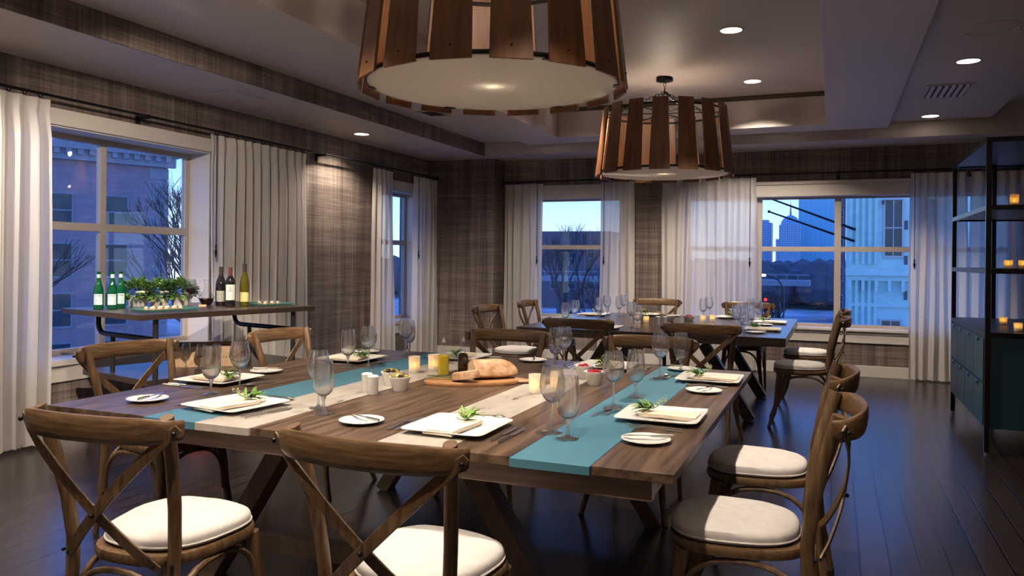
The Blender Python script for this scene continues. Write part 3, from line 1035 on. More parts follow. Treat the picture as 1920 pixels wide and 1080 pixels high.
def make_chair(wood, crest, label, cushion='cushion_cloth'):
    t = thing('dining_chair', label, 'chair', (0, 0, 0), 0, 'cross-back dining chairs')
    o = seat_outline(40, 0.185, 0.225, -0.215, 0.225)
    R = []
    for s, z in ((0.93, 0.432), (0.985, 0.436), (1.0, 0.446), (1.0, 0.458), (0.985, 0.466), (0.9, 0.468)):
        R.append([(x * s, (y - 0.005) * s + 0.005, z) for x, y in o])
    MB().rings(R).build('seat', wood, t, smooth=True)
    oc = seat_outline(40, 0.178, 0.215, -0.185, 0.22, 2.7)
    R = []
    for s, z in ((0.90, 0.469), (0.975, 0.472), (1.0, 0.478), (1.0, 0.482), (0.99, 0.484), (0.995, 0.495), (0.97, 0.507), (0.90, 0.515), (0.75, 0.520), (0.4, 0.523), (0.05, 0.523)):
        R.append([(x * s + 0.002 * noise.noise((x * 9, y * 9, z * 30)), (y - 0.015) * s + 0.015, z + (0.003 * noise.noise((x * 12, y * 12, 1.0)) if z > 0.49 else 0)) for x, y in oc])
    c = MB().rings(R).build('seat_cushion', cushion, t, smooth=True)
    pts = [(x * 1.003, (y - 0.015) * 1.003 + 0.015, 0.481) for x, y in oc]
    MB().tube(pts + [pts[0]], 0.003, 6, cap=False).build('piping', cushion, c, smooth=True)
    for s in (-1, 1):
        MB().tube([(0.19 * s, -0.275, 0), (0.187 * s, -0.235, 0.2), (0.188 * s, -0.212, 0.40), (0.192 * s, -0.208, 0.50), (0.203 * s, -0.222, 0.63), (0.218 * s, -0.25, 0.76), (0.236 * s, -0.292, 0.905)],
                  [0.015, 0.018, 0.021, 0.021, 0.021, 0.021, 0.0205], 12, sq=0.85).build('rear_post', wood, t, smooth=True)
        MB().tube([(0.172 * s, 0.165, 0.436), (0.180 * s, 0.182, 0.34), (0.188 * s, 0.192, 0.22), (0.20 * s, 0.207, 0.12), (0.218 * s, 0.235, 0.04), (0.226 * s, 0.25, 0.0)],
                  [0.024, 0.022, 0.019, 0.017, 0.015, 0.0145], 12).build('front_leg', wood, t, smooth=True)
    # curved crest rail that wraps round the posts
    R = []
    for k in range(25):
        a = -PI / 2 + PI * k / 24
        x = 0.268 * math.sin(a)
        y = -0.272 - 0.098 * (max(math.cos(a), 0)) ** 0.85
        dx, dy = 0.268 * math.cos(a), 0.098 * math.sin(a)
        n_ = Vector((-dy, dx, 0)).normalized()
        if n_.y > 0:
            n_ = -n_
        if abs(x) > 0.2679:
            n_ = Vector((math.copysign(1, x), 0, 0))
        hgt = 0.039 - 0.010 * abs(math.sin(a)) ** 6
        th = 0.0115
        cz = 0.868 + 0.004 * math.cos(a)
        ring = []
        for q in range(14):
            an = 2 * PI * q / 14
            cc, ss = math.cos(an), math.sin(an)
            w = math.copysign(abs(cc) ** 0.6, cc) * th
            hz = math.copysign(abs(ss) ** 0.75, ss) * hgt
            ring.append(Vector((x, y, cz + hz)) + n_ * (w + 0.10 * hz))
        R.append(ring)
    MB().rings(R).build('crest_rail', crest, t, smooth=True)
    for s in (-1, 1):
        P = []
        for k in range(13):
            u = k / 12
            P.append(Vector((s * (0.286 - 0.454 * u), -0.303 - 0.034 * abs(math.sin(PI * u)) ** 0.7 - (0.010 if s > 0 else -0.001) * math.sin(PI * u) + 0.059 * u ** 1.5, 0.880 - 0.426 * u)))
        R = []
        for k, p in enumerate(P):
            d = (P[min(k + 1, 12)] - P[max(k - 1, 0)]).normalized()
            bk = Vector((0, -1, 0))
            if k < 3:
                bk = Vector((s * 0.8 * (1 - k / 3), -1, 0)).normalized()
            sd = d.cross(bk).normalized()
            bk = sd.cross(d).normalized()
            w = 0.0165 if 0 < k < 12 else 0.011
            R.append([p - sd * w - bk * 0.0035, p + sd * w - bk * 0.0035, p + sd * w + bk * 0.0035, p - sd * w + bk * 0.0035])
        MB().rings(R).build('cross_brace', wood, t, smooth=False, bevel=0.0015)
        MB().ball((s * 0.281, -0.316, 0.866), 0.007, 8, 6).build('bolt', 'black_metal', t, smooth=True)
        MB().ball((s * 0.160, -0.256, 0.468), 0.006, 8, 6).build('bolt', 'black_metal', t, smooth=True)
        MB().ball((s * 0.204, -0.232, 0.462), 0.006, 8, 6).build('bolt', 'black_metal', t, smooth=True)
    MB().ball((0.0, -0.323, 0.612), 0.007, 8, 6).build('bolt', 'black_metal', t, smooth=True)
    # bentwood hoops under the seat
    def hoop(p, q, z0, z1):
        p, q = Vector(p), Vector(q)
        P = []
        for k in range(17):
            a = PI * k / 16
            c_ = p.lerp(q, 0.5 - 0.5 * math.copysign(abs(math.cos(a)) ** 0.8, math.cos(a)))
            P.append((c_.x, c_.y, z0 + (z1 - z0) * math.sin(a) ** 0.75))
        return MB().tube(P, 0.0105, 8)
    hoop((-0.175, 0.19, 0), (0.175, 0.19, 0), 0.20, 0.422).build('arched_stretcher', wood, t, smooth=True)
    hoop((-0.175, -0.225, 0), (0.175, -0.225, 0), 0.22, 0.422).build('arched_stretcher', wood, t, smooth=True)
    for s in (-1, 1):
        hoop((s * 0.187, -0.215, 0), (s * 0.184, 0.175, 0), 0.21, 0.422).build('arched_stretcher', wood, t, smooth=True)
    return t


ch = make_chair('chair_wood', 'crest_wood', 'x')
CHAIRS = [
    (-1.955, 1.945, 3, 'brown cross-back chair with its back to us, leftmost in front'),
    (-1.075, 2.005, -2, 'brown cross-back chair with its back to us, in the middle of the front row'),
    (-0.275, 2.72, 91, 'brown chair on the right of the front table, the one nearest us'),
    (-0.275, 3.56, 89, 'brown chair on the right of the front table, the second one back'),
    (-3.02, 2.96, -96, 'brown cross-back chair at the left of the front table, in front of the console'),
    (-2.83, 3.93, -92, 'brown chair left of the front table, right of the wooden wine box'),
    (-1.865, 4.26, 182, 'light brown chair behind the bread board, facing us'),
    (-0.995, 4.27, 178, 'brown chair facing us behind the red currant bowls'),
    (-1.80, 6.07, 0, 'brown cross-back chair at the far table, back to us, left one'),
    (-0.865, 6.03, -1, 'brown cross-back chair at the far table, back to us, right one'),
    (-2.80, 6.98, -95, 'dark chair at the left end of the far table, with the grey seat, nearer one'),
    (-2.78, 8.05, -88, 'dark chair at the left end of the far table, farther one by the curtain'),
    (-1.90, 8.90, 180, 'dark chair facing us across the far table, left one'),
    (-0.87, 8.70, 178, 'dark chair facing us across the far table, right one by the window'),
    (-0.235, 7.03, 92, 'brown chair at the right end of the far table, nearer one'),
    (-0.215, 8.10, 88, 'brown chair at the right end of the far table, farther one'),
]
for x, y, r, lb in CHAIRS:
    inst(ch, USED, (x, y, 0), math.radians(r), lb, 'cross-back dining chairs')

# ---------------------------------------------------------------- tables
T1 = (-1.63, 3.305)
t = thing('dining_table', 'square wooden dining table in front with blue and cream painted boards', 'table', (T1[0], T1[1], 0))
edges = [(-2.86, -2.345, 'table_wood'), (-2.345, -2.10, 'blue_paint'), (-2.10, -1.86, 'cream_paint'), (-1.86, -1.36, 'table_wood'), (-1.36, -1.11, 'cream_paint'),
         (-1.11, -0.89, 'table_wood'), (-0.89, -0.64, 'blue_paint'), (-0.64, -0.40, 'table_wood')]
for x0, x1, m_ in edges:
    pb = 0.012 if m_ != 'table_wood' else 0.0
    o = MB().box(x0 - T1[0] + 0.0008, x1 - T1[0] - 0.0008, 2.19 - pb - T1[1], 4.42 + pb - T1[1], 0.733, 0.76).build('plank', m_, t, bevel=0.0015)
    if m_ == 'blue_paint':
        o['label'] = 'worn blue painted plank'
    elif m_ == 'cream_paint':
        o['label'] = 'worn cream painted plank'
b = MB()
for yy in (2.225, 4.345):
    b.box(-2.80 - T1[0], -0.47 - T1[0], yy - T1[1], yy + 0.045 - T1[1], 0.665, 0.732)
for xx in (-2.80, -0.52):
    b.box(xx - T1[0], xx + 0.045 - T1[0], 2.27 - T1[1], 4.345 - T1[1], 0.665, 0.732)
b.build('apron', 'table_wood_cross', t, bevel=0.003)


def trestle(t, yy, top, bot, wood, zt, w=0.075, d=0.09):
    for s in (-1, 1):
        MB().beam((s * top, yy, zt), (s * bot, yy, 0.0), w, d, up=(0, 1, 0), w2=w).build('leg', wood, t, bevel=0.003)
    MB().box(-top - 0.10, top + 0.10, yy - 0.05, yy + 0.05, zt, zt + 0.045).build('trestle_head', wood, t, bevel=0.003)


trestle(t, 2.62 - T1[1], 0.40, 0.80, 'leg_wood', 0.62)
trestle(t, 4.02 - T1[1], 0.40, 0.80, 'leg_wood', 0.62)
MB().box(-0.05, 0.05, 2.67 - T1[1], 3.97 - T1[1], 0.53, 0.62).build('stretcher', 'leg_wood', t, bevel=0.003)
for yy in (2.62, 4.02):
    MB().box(-0.66, 0.66, yy - 0.03 - T1[1], yy + 0.03 - T1[1], 0.16, 0.23).build('cross_rail', 'leg_wood', t, bevel=0.003)

T2 = (-1.46, 7.62)
t = thing('dining_table', 'square dark wooden dining table at the far end by the windows', 'table', (T2[0], T2[1], 0))
xs = [-1.125, -0.85, -0.56, -0.28, 0.0, 0.28, 0.56, 0.85, 1.125]
for i in range(8):
    MB().box(xs[i] + 0.0006, xs[i + 1] - 0.0006, -1.15, 1.14, 0.728, 0.76).build('plank', 'far_table_wood', t, bevel=0.0015)
b = MB()
b.box(-1.125, 1.125, -1.15, -1.10, 0.69, 0.7275).box(-1.125, 1.125, 1.09, 1.14, 0.69, 0.7275).box(-1.125, -1.075, -1.10, 1.09, 0.69, 0.7275).box(1.075, 1.125, -1.10, 1.09, 0.69, 0.7275)
b.build('edge_rail', 'far_table_wood', t, bevel=0.002)
trestle(t, -0.62, 0.42, 0.82, 'far_table_wood', 0.64, 0.09)
trestle(t, 0.62, 0.42, 0.82, 'far_table_wood', 0.64, 0.09)
MB().box(-0.05, 0.05, -0.57, 0.57, 0.55, 0.64).build('stretcher', 'far_table_wood', t, bevel=0.003)

# ---------------------------------------------------------------- tableware prototypes
TZ = 0.7602


def glass_proto(name, label, bowl, stem, foot_r, group, cat='glass'):
    t = thing(name, label, cat, (0, 0, 0), 0, group)
    n = len(bowl)
    inner = []
    for i, (br, bz) in enumerate(bowl):
        th = 0.0011 + 0.0035 * max(0.0, 1 - i / 3.0)
        inner.append((max(br - th, 0.0008), bz + (0.0040 * max(0.0, 1 - i / 3.0))))
    MB().lathe(bowl + inner[::-1], 36, cap0=True, cap1=True).build('bowl', 'bowl_glass', t, smooth=True)
    MB().lathe(stem, 16, cap0=False, cap1=False).build('stem', 'solid_glass', t, smooth=True)
    MB().lathe([(foot_r * 0.98, 0.0004), (foot_r, 0.0015), (foot_r * 0.98, 0.0026), (foot_r * 0.5, 0.0045), (0.006, 0.011), (0.004, 0.0112)], 32, cap0=True, cap1=True).build('foot', 'solid_glass', t, smooth=True)
    return t


wine = glass_proto('wine_glass', 'x', [(0.004, 0.103), (0.016, 0.107), (0.028, 0.118), (0.038, 0.135), (0.0435, 0.155), (0.0425, 0.18), (0.038, 0.205), (0.0345, 0.222), (0.034, 0.226)],
                   [(0.010, 0.006), (0.0045, 0.02), (0.0036, 0.05), (0.0042, 0.085), (0.009, 0.103), (0.004, 0.1045)], 0.037, 'stemmed wine glasses')
goblet = glass_proto('water_goblet', 'x', [(0.005, 0.066), (0.020, 0.070), (0.032, 0.083), (0.0385, 0.105), (0.0400, 0.130), (0.0380, 0.165), (0.0335, 0.200), (0.0325, 0.206)],
                     [(0.011, 0.006), (0.006, 0.015), (0.0065, 0.03), (0.0055, 0.045), (0.012, 0.066), (0.005, 0.0675)], 0.036, 'stemmed water goblets')


def sq_ring(h, z, ex=13.0, n=56):
    P = []
    for k in range(n):
        a = 2 * PI * (k + 0.5) / n
        c_, s_ = math.cos(a), math.sin(a)
        P.append((math.copysign(abs(c_) ** (2 / ex), c_) * h, math.copysign(abs(s_) ** (2 / ex), s_) * h, z))
    return P


def make_plate():
    t = thing('dinner_plate', 'x', 'plate', (0, 0, 0), 0, 'square white dinner plates')
    MB().rings([sq_ring(0.098, 0.0), sq_ring(0.105, 0.002), sq_ring(0.150, 0.0165), sq_ring(0.1525, 0.0185), sq_ring(0.1515, 0.0200), sq_ring(0.148, 0.0195), sq_ring(0.108, 0.0075), sq_ring(0.10, 0.0062), sq_ring(0.01, 0.006)]).build('plate_body', 'porcelain', t, smooth=True)
    return t


def make_napkin():
    t = thing('folded_napkin', 'x', 'napkin', (0, 0, 0), 0, 'folded cream napkins')

    def lay(x0, x1, y0, y1, z0, z1, sag):
        b = MB()
        n, m_ = 12, 6
        def top(u, v):
            x = x0 + (x1 - x0) * u
            y = y0 + (y1 - y0) * v
            return (x, y, z1 + sag * math.sin(PI * u) * 0.5 + 0.0012 * math.sin(7 * u + 3 * v))
        def bot(u, v):
            p = top(u, v)
            return (p[0], p[1], p[2] - (z1 - z0))
        b.grid(top, n, m_)
        b.grid(lambda u, v: bot(1 - u, v), n, m_)
        b.grid(lambda u, v: bot(u, 0) if v < 0.5 else top(u, 0), n, 1)
        b.grid(lambda u, v: top(u, 1) if v < 0.5 else bot(u, 1), n, 1)
        b.grid(lambda u, v: bot(1, u) if v < 0.5 else top(1, u), m_, 1)
        b.grid(lambda u, v: top(0, u) if v < 0.5 else bot(0, u), m_, 1)
        return b
    lay(-0.115, 0.105, -0.055, 0.055, 0.0, 0.0062, 0.004).build('lower_fold', 'napkin_cloth', t, smooth=True)
    lay(-0.100, 0.112, -0.052, 0.050, 0.0066, 0.0120, 0.004).build('upper_fold', 'napkin_cloth', t, smooth=True)
    return t


def leaf(b, base, dr, L, w, curl=0.2, up=Vector((0, 0, 1))):
    dr = dr.normalized()
    sd = dr.cross(up)
    sd = sd.normalized() if sd.length > 1e-3 else Vector((1, 0, 0))
    nn = sd.cross(dr)
    P = []
    for i, (u, ww) in enumerate(((0, 0.08), (0.3, 0.85), (0.6, 1.0), (0.85, 0.55), (1, 0.04))):
        c_ = base + dr * L * u - nn * curl * L * u * u
        P.append(c_ - sd * w * ww / 2 + nn * w * 0.12)
        P.append(c_)
        P.append(c_ + sd * w * ww / 2 + nn * w * 0.12)
    k = b.pts(P)
    for i in range(4):
        a = k + i * 3
        b.face(a, a + 1, a + 4, a + 3)
        b.face(a + 1, a + 2, a + 5, a + 4)


def make_sprig(seed):
    rnd = random.Random(seed)
    t = thing('herb_sprig', 'x', 'sprig', (0, 0, 0), 0, 'green herb sprigs on the napkins')
    b = MB()
    for i in range(26):
        a = rnd.uniform(-1.15, 1.15)
        el = rnd.uniform(0.05, 0.9)
        d = Vector((math.cos(a) * math.cos(el), math.sin(a) * math.cos(el), math.sin(el)))
        base = Vector((rnd.uniform(-0.02, 0.035), rnd.uniform(-0.012, 0.012), 0.004 + rnd.uniform(0, 0.01)))
        leaf(b, base, d, rnd.uniform(0.036, 0.070), rnd.uniform(0.009, 0.017), 0.25)
    b.build('leaves', 'leaf', t)
    b = MB()
    for i in range(38):
        u = rnd.uniform(0.2, 1)
        b.ball((-0.01 - 0.045 * u + rnd.uniform(-.008, .008), rnd.uniform(-0.022, 0.022), 0.012 + 0.03 * u + rnd.uniform(-.006, .012)), 0.0022, 5, 4)
    b.build('buds', 'bud', t)
    b = MB()
    for i in range(4):
        b.tube([(0.02, 0, 0.003), (-0.02, rnd.uniform(-.01, .01), 0.014), (-0.052, rnd.uniform(-.02, .02), 0.036)], 0.001, 5)
    b.build('stalk', 'leaf', t)
    return t


def make_bread_plate():
    t = thing('bread_plate', 'x', 'plate', (0, 0, 0), 0, 'small round bread plates')
    MB().lathe([(0.045, 0), (0.05, 0.002), (0.079, 0.0115), (0.081, 0.013), (0.080, 0.0142), (0.076, 0.0137), (0.052, 0.0058), (0.01, 0.005)], 40).build('plate_body', 'porcelain', t, smooth=True)
    return t


def make_knife(L=0.235, name='table_knife', grp='table knives'):
    t = thing(name, 'x', 'knife', (0, 0, 0), 0, grp)
    h = L * 0.45
    MB().tube([(0, -L / 2, 0.004), (0, -L / 2 + 0.01, 0.004), (0, -L / 2 + h, 0.004)], [0.005, 0.0062, 0.0045], 10, up=(1, 0, 0), sq=0.6).build('handle', 'cutlery', t, smooth=True)
    b = MB()
    R = []
    for u, w in ((0, 0.005), (0.15, 0.0085), (0.7, 0.0095), (0.92, 0.007), (1.0, 0.001)):
        y = -L / 2 + h + (L - h) * u
        R.append([(-0.0035, y, 0.0035), (w * 1.1, y, 0.0038), (w * 1.1, y, 0.0042), (-0.0035, y, 0.0052)])
    b.rings(R).build('blade', 'cutlery', t)
    return t


def make_fork(L=0.195, name='table_fork', grp='table forks'):
    t = thing(name, 'x', 'fork', (0, 0, 0), 0, grp)
    b = MB()
    R = []
    for u, w, z in ((0, 0.007, 0.002), (0.1, 0.0085, 0.002), (0.35, 0.004, 0.0045), (0.62, 0.003, 0.008), (0.70, 0.009, 0.006), (0.76, 0.0115, 0.004)):
        y = -L / 2 + L * u
        R.append([(-w, y, z), (w, y, z), (w, y, z + 0.002), (-w, y, z + 0.002)])
    b.rings(R).build('handle', 'cutlery', t, smooth=False)
    b = MB()
    for k in range(4):
        x = -0.0098 + k * 0.00653
        b.beam((x, -L / 2 + L * 0.755, 0.005), (x, -L / 2 + L * 0.90, 0.004), 0.003, 0.0018)
        b.beam((x, -L / 2 + L * 0.90, 0.004), (x, L / 2, 0.0085), 0.003, 0.0018, w2=0.0014)
    b.build('tines', 'cutlery', t)
    return t


def make_spoon(L=0.17):
    t = thing('dessert_spoon', 'x', 'spoon', (0, 0, 0), 0, 'dessert spoons')
    R = []
    for u, w, z in ((0, 0.0065, 0.002), (0.1, 0.008, 0.002), (0.4, 0.0038, 0.005), (0.68, 0.003, 0.008)):
        y = -L / 2 + L * u
        R.append([(-w, y, z), (w, y, z), (w, y, z + 0.002), (-w, y, z + 0.002)])
    MB().rings(R).build('handle', 'cutlery', t)
    b = MB()
    def f(u, v):
        a = 2 * PI * u
        return (math.cos(a) * 0.018 * v, L / 2 - 0.026 + math.sin(a) * 0.027 * v, 0.0015 + 0.0075 * v * v)
    b.grid(f, 20, 6)
    b.build('spoon_bowl', 'cutlery', t, smooth=True, solid=0.001)
    return t


plate = make_plate()
napkin = make_napkin()
sprigs = [make_sprig(3), make_sprig(11)]
bplate = make_bread_plate()
knife = make_knife()
bknife = make_knife(0.165, 'butter_knife', 'butter knives')
fork = make_fork()
dfork = make_fork(0.155, 'dessert_fork', 'dessert forks')
spoon = make_spoon()


def put(proto, x, y, z, rz, label, group=None):
    return inst(proto, USED, (x, y, z), math.radians(rz), label, group)


# name, plate xy, rotation of the diner's forward axis, bread plate xy, [wine, goblet] xy
P1 = [
    ('at the near left place of the front table', (-2.17, 2.47), -8, (-2.58, 2.42), ((-1.865, 2.585), (-1.785, 2.505)), True),
    ('at the near right place of the front table', (-1.20, 2.47), 0, (-1.56, 2.42), ((-0.885, 2.552), (-0.808, 2.492)), True),
    ('at the nearer right-hand place of the front table', (-0.59, 2.96), 90, (-0.56, 2.55), ((-0.812, 3.09), (-0.785, 3.36)), True),
    ('at the farther right-hand place of the front table', (-0.56, 4.00), 90, (-0.535, 3.63), ((-0.80, 3.96), (-0.755, 4.28)), True),
    ('at the nearer left-hand place of the front table', (-2.69, 2.95), -90, (-2.68, 3.27), ((-2.385, 2.735), (-2.465, 2.650)), True),
    ('at the farther left-hand place of the front table', (-2.57, 3.88), -90, (-2.69, 4.22), ((-2.31, 3.645), (-2.41, 3.60)), True),
    ('at the far left place of the front table', (-2.05, 4.24), 180, (-1.61, 4.30), ((-2.40, 4.20), (-2.44, 4.31)), True),
    ('at the far right place of the front table', (-1.15, 4.24), 180, (-0.75, 4.31), ((-1.36, 4.115), (-1.43, 4.17)), True),
]
P2 = [
    ('at the far table, near side, left place', (-1.85, 6.68), 0),
    ('at the far table, near side, right place', (-0.95, 6.68), 0),
    ('at the far table, left end, nearer place', (-2.38, 7.10), -90),
    ('at the far table, left end, farther place', (-2.38, 8.20), -90),
    ('at the far table, far side, left place', (-1.88, 8.52), 180),
    ('at the far table, far side, right place', (-0.98, 8.52), 180),
    ('at the far table, right end, nearer place', (-0.56, 7.15), 90),
    ('at the far table, right end, farther place', (-0.56, 8.02), 90),
]


def rel(cx, cy, rz, x, y):
    a = math.radians(rz)
    return cx + x * math.cos(a) - y * math.sin(a), cy + x * math.sin(a) + y * math.cos(a)


def place(where, pc, rz, bread, glasses, full, k):
    x, y = pc
    put(plate, x, y, TZ, rz, 'square white dinner plate ' + where)
    nr = rz + (90 if rz in (90, -90) else 90) + (k * 37 % 9 - 4)
    put(napkin, *rel(x, y, rz, 0.0, -0.035), TZ + 0.0082, rz + 90 + (k * 37 % 9 - 4), 'folded cream napkin on the plate ' + where)
    put(sprigs[k % 2], *rel(x, y, rz, 0.012, 0.045), TZ + 0.0235, rz + 80 + (k * 53 % 40), 'green sprig on the napkin ' + where)
    bx, by = bread if bread else rel(x, y, rz, -0.30, 0.03)
    put(bplate, bx, by, TZ, 0, 'small round bread plate ' + where)
    put(bknife, bx + 0.005, by + 0.012, TZ + 0.0150, rz + (70 if k % 2 else 20), 'butter knife on the bread plate ' + where)
    put(fork, *rel(x, y, rz, -0.185, -0.01), TZ, rz, 'inner dinner fork ' + where)
    put(knife, *rel(x, y, rz, 0.180, -0.02), TZ, rz, 'inner table knife ' + where)
    g = glasses if glasses else (rel(x, y, rz, 0.20, 0.20), rel(x, y, rz, 0.27, 0.13))
    put(wine, g[0][0], g[0][1], TZ, 0, 'round-bowled wine glass ' + where)
    put(goblet, g[1][0], g[1][1], TZ, 0, 'tall-bowled water goblet ' + where)
    if full:
        put(fork, *rel(x, y, rz, -0.215, -0.015), TZ, rz, 'outer fork ' + where)
        put(knife, *rel(x, y, rz, 0.210, -0.025), TZ, rz, 'outer knife ' + where)
        put(dfork, *rel(x, y, rz, 0.02, 0.20), TZ, rz + 80, 'dessert fork above the plate ' + where)
        put(spoon, *rel(x, y, rz, 0.0, 0.235), TZ, rz - 100, 'dessert spoon above the plate ' + where)


k = 0
for w_, pc, rz, br_, gl, full in P1:
    place(w_, pc, rz, br_, gl, full, k)
    k += 1
for w_, pc, rz in P2:
    place(w_, pc, rz, None, None, False, k)
    k += 1

# ---------------------------------------------------------------- centre of the tables
SB = {}


def make_votive(h=0.085, r=0.030):
    t = thing('candle_holder', 'x', 'candle', (0, 0, 0), 0, 'frosted votive candle holders')
    MB().lathe([(r * 0.86, 0), (r * 0.9, 0.001), (r, h), (r - 0.0025, h), (r * 0.86, 0.006)], 24, cap0=True, cap1=True).build('frosted_cup', 'frosted', t, smooth=True)
    MB().lathe([(0.019, 0.0065), (0.019, 0.026), (0.004, 0.027)], 16).build('tea_light', 'porcelain', t, smooth=True)
    MB().lathe([(0.001, 0.028), (0.0075, 0.034), (0.006, 0.045), (0.001, 0.058)], 10).build('flame', 'flame', t, smooth=True)
    l = bpy.data.lights.new('candle_light', 'POINT')
    l.energy = 0.08
    l.color = (1.0, 0.50, 0.12)
    l.shadow_soft_size = 0.008
    lo = bpy.data.objects.new('candle_light', l)
    C.objects.link(lo)
    lo.parent = t
    lo.location = (0, 0, 0.046)
    return t


vot = make_votive()
small_vot = make_votive(0.062, 0.029)
VO = 'frosted votive candle holders'
for x, y, lb in ((-2.005, 3.60, 'lit frosted candle on the cream board, left of the oil bottles, leftmost'), (-1.95, 3.71, 'lit frosted candle right beside the oil bottle'),
                 (-1.215, 3.275, 'lit frosted candle in front, beside the bread board handle'), (-1.155, 3.385, 'lit frosted candle behind the two near wine glasses')):
    put(vot, x, y, TZ, 0, lb, VO)
for x, y, lb in ((-1.72, 7.42, 'lit candle on the far table, left pair, left one'), (-1.655, 7.50, 'lit candle on the far table, left pair, right one'),
                 (-1.18, 7.90, 'lit candle on the far table, right pair, left one'), (-1.10, 7.98, 'lit candle on the far table, right pair, right one')):
    put(small_vot, x, y, TZ, 0, lb, VO)


def shaker(nm, lb, x, y, holes):
    t = thing(nm, lb, 'shaker', (x, y, TZ), 0, 'white porcelain shakers')
    MB().lathe([(0.020, 0), (0.0225, 0.003), (0.0235, 0.072), (0.025, 0.074), (0.025, 0.079), (0.018, 0.084), (0.003, 0.0855)], 24).build('shaker_body', 'porcelain', t, smooth=True)
    for q in range(holes):
        a = 2 * PI * q / holes
        MB().ball((0.006 * math.cos(a), 0.006 * math.sin(a), 0.0853), 0.0011, 6, 4).build('hole', 'ink', t)


shaker('salt_shaker', 'white porcelain shaker on the front table, left of the pair', -1.905, 2.995, 3)
shaker('pepper_shaker', 'white porcelain shaker on the front table, right of the pair', -1.842, 2.945, 2)
shaker('salt_shaker', 'white porcelain shaker on the far table, left of the pair', -1.49, 7.25, 3)
shaker('pepper_shaker', 'white porcelain shaker on the far table, right of the pair', -1.43, 7.27, 2)


def bowl(lb, x, y, fill, seed, r=0.047, h=0.062, n=15, tz=TZ):
    rnd = random.Random(seed)
    t = thing('snack_bowl', lb, 'bowl', (x, y, tz), 0, 'small white bowls')
    MB().lathe([(r * 0.62, 0), (r * 0.66, 0.002), (r * 0.95, h - 0.008), (r * 1.06, h), (r * 1.06, h + 0.003), (r * 0.98, h + 0.003), (r * 0.88, h - 0.006), (r * 0.55, 0.008)], 28).build('bowl_body', 'porcelain', t, smooth=True)
    for i in range(n):
        a = rnd.uniform(0, 2 * PI)
        q = r * 0.68 * math.sqrt(rnd.random())
        zz = tz + h - 0.004 + (1 - q / r) * 0.012
        px, py = x + q * math.cos(a), y + q * math.sin(a)
        if fill == 'olive':
            c_ = rnd.random()
            m_, lbn = ('olive_green', 'green olive') if c_ < 0.6 else (('olive_dark', 'dark olive') if c_ < 0.85 else ('artichoke', 'pale olive'))
            o = MB().ball((0, 0, 0), 0.0105, 10, 8, (1.25, 1, 1)).build('olive', m_, None, smooth=True, loc=(px, py, zz + 0.002), rz=a)
            tag(o, lbn + ' in the ' + ('nearer' if seed == 1 else 'farther') + ' white bowl beside the shakers', 'olive', 'olives in the %s bowl' % ('near' if seed == 1 else 'far'))
        else:
            o = MB().ball((0, 0, 0), 0.0072, 8, 6).build('red_currant', 'berry', None, smooth=True, loc=(px, py, zz), rz=a)
            tag(o, 'shiny red currant heaped in ' + fill, 'berry', 'red currants in ' + fill)
    return t


bowl('white bowl of olives right of the shakers, nearer one', -1.785, 3.075, 'olive', 1)
bowl('white bowl of olives behind the first, farther from us', -1.90, 3.195, 'olive', 2)
bowl('white bowl of red currants on the front table, nearer one', -1.045, 3.62, 'the nearer front bowl', 3, n=24)
bowl('white bowl of red currants on the front table, farther one', -1.15, 3.80, 'the farther front bowl', 4, n=24)
bowl('white bowl of red currants on the far table', -1.33, 7.98, 'the far table bowl', 5, r=0.06, h=0.045, n=18)
t = bowl('white bowl holding breadsticks on the far table', -1.50, 7.82, 'olive', 6, r=0.06, h=0.05, n=0)
for i in range(6):
    o = MB().tube([(0, 0, 0), (0.07, 0.01 * i - 0.03, 0.03), (0.13, 0.02 * i - 0.05, 0.052)], 0.004, 6).build('breadstick', 'crust', None, smooth=True, loc=(-1.53 + 0.012 * i, 7.81, TZ + 0.035), rz=2.6 + 0.1 * i)
    tag(o, 'thin breadstick leaning in the white bowl on the far table', 'breadstick', 'breadsticks in the bowl')
del t


def cruet(lb, x, y, liquid, rz):
    t = thing('oil_cruet', lb, 'bottle', (x, y, TZ), rz, 'square glass cruets')
    w = 0.028

    def sq(h, z, ex=5):
        return sq_ring(h, z, ex, 28)
    MB().rings([sq(w, 0.0005), sq(w, 0.004), sq(w, 0.085), sq(w * 0.9, 0.098), sq(w * 0.5, 0.110, 2), sq(0.0115, 0.118, 2), sq(0.0100, 0.150, 2), sq(0.0125, 0.153, 2), sq(0.0125, 0.158, 2), sq(0.009, 0.160, 2)], cap1=False).build('bottle_body', 'glass_bowl', t, smooth=True)
    w2 = w - 0.002
    MB().rings([sq(w2, 0.002), sq(w2, 0.083), sq(w2 * 0.9, 0.096), sq(w2 * 0.45, 0.104, 2)]).build('liquid', liquid, t, smooth=True)
    MB().lathe([(0.009, 0.159), (0.013, 0.163), (0.011, 0.172), (0.005, 0.182), (0.003, 0.190)], 14).build('stopper', 'solid_glass', t, smooth=True)


cruet('square glass cruet of yellow olive oil beside the bread board', -1.835, 3.60, 'oil', 0.5)
cruet('square glass cruet of black vinegar behind the bread', -1.775, 3.70, 'vinegar', 0.5)

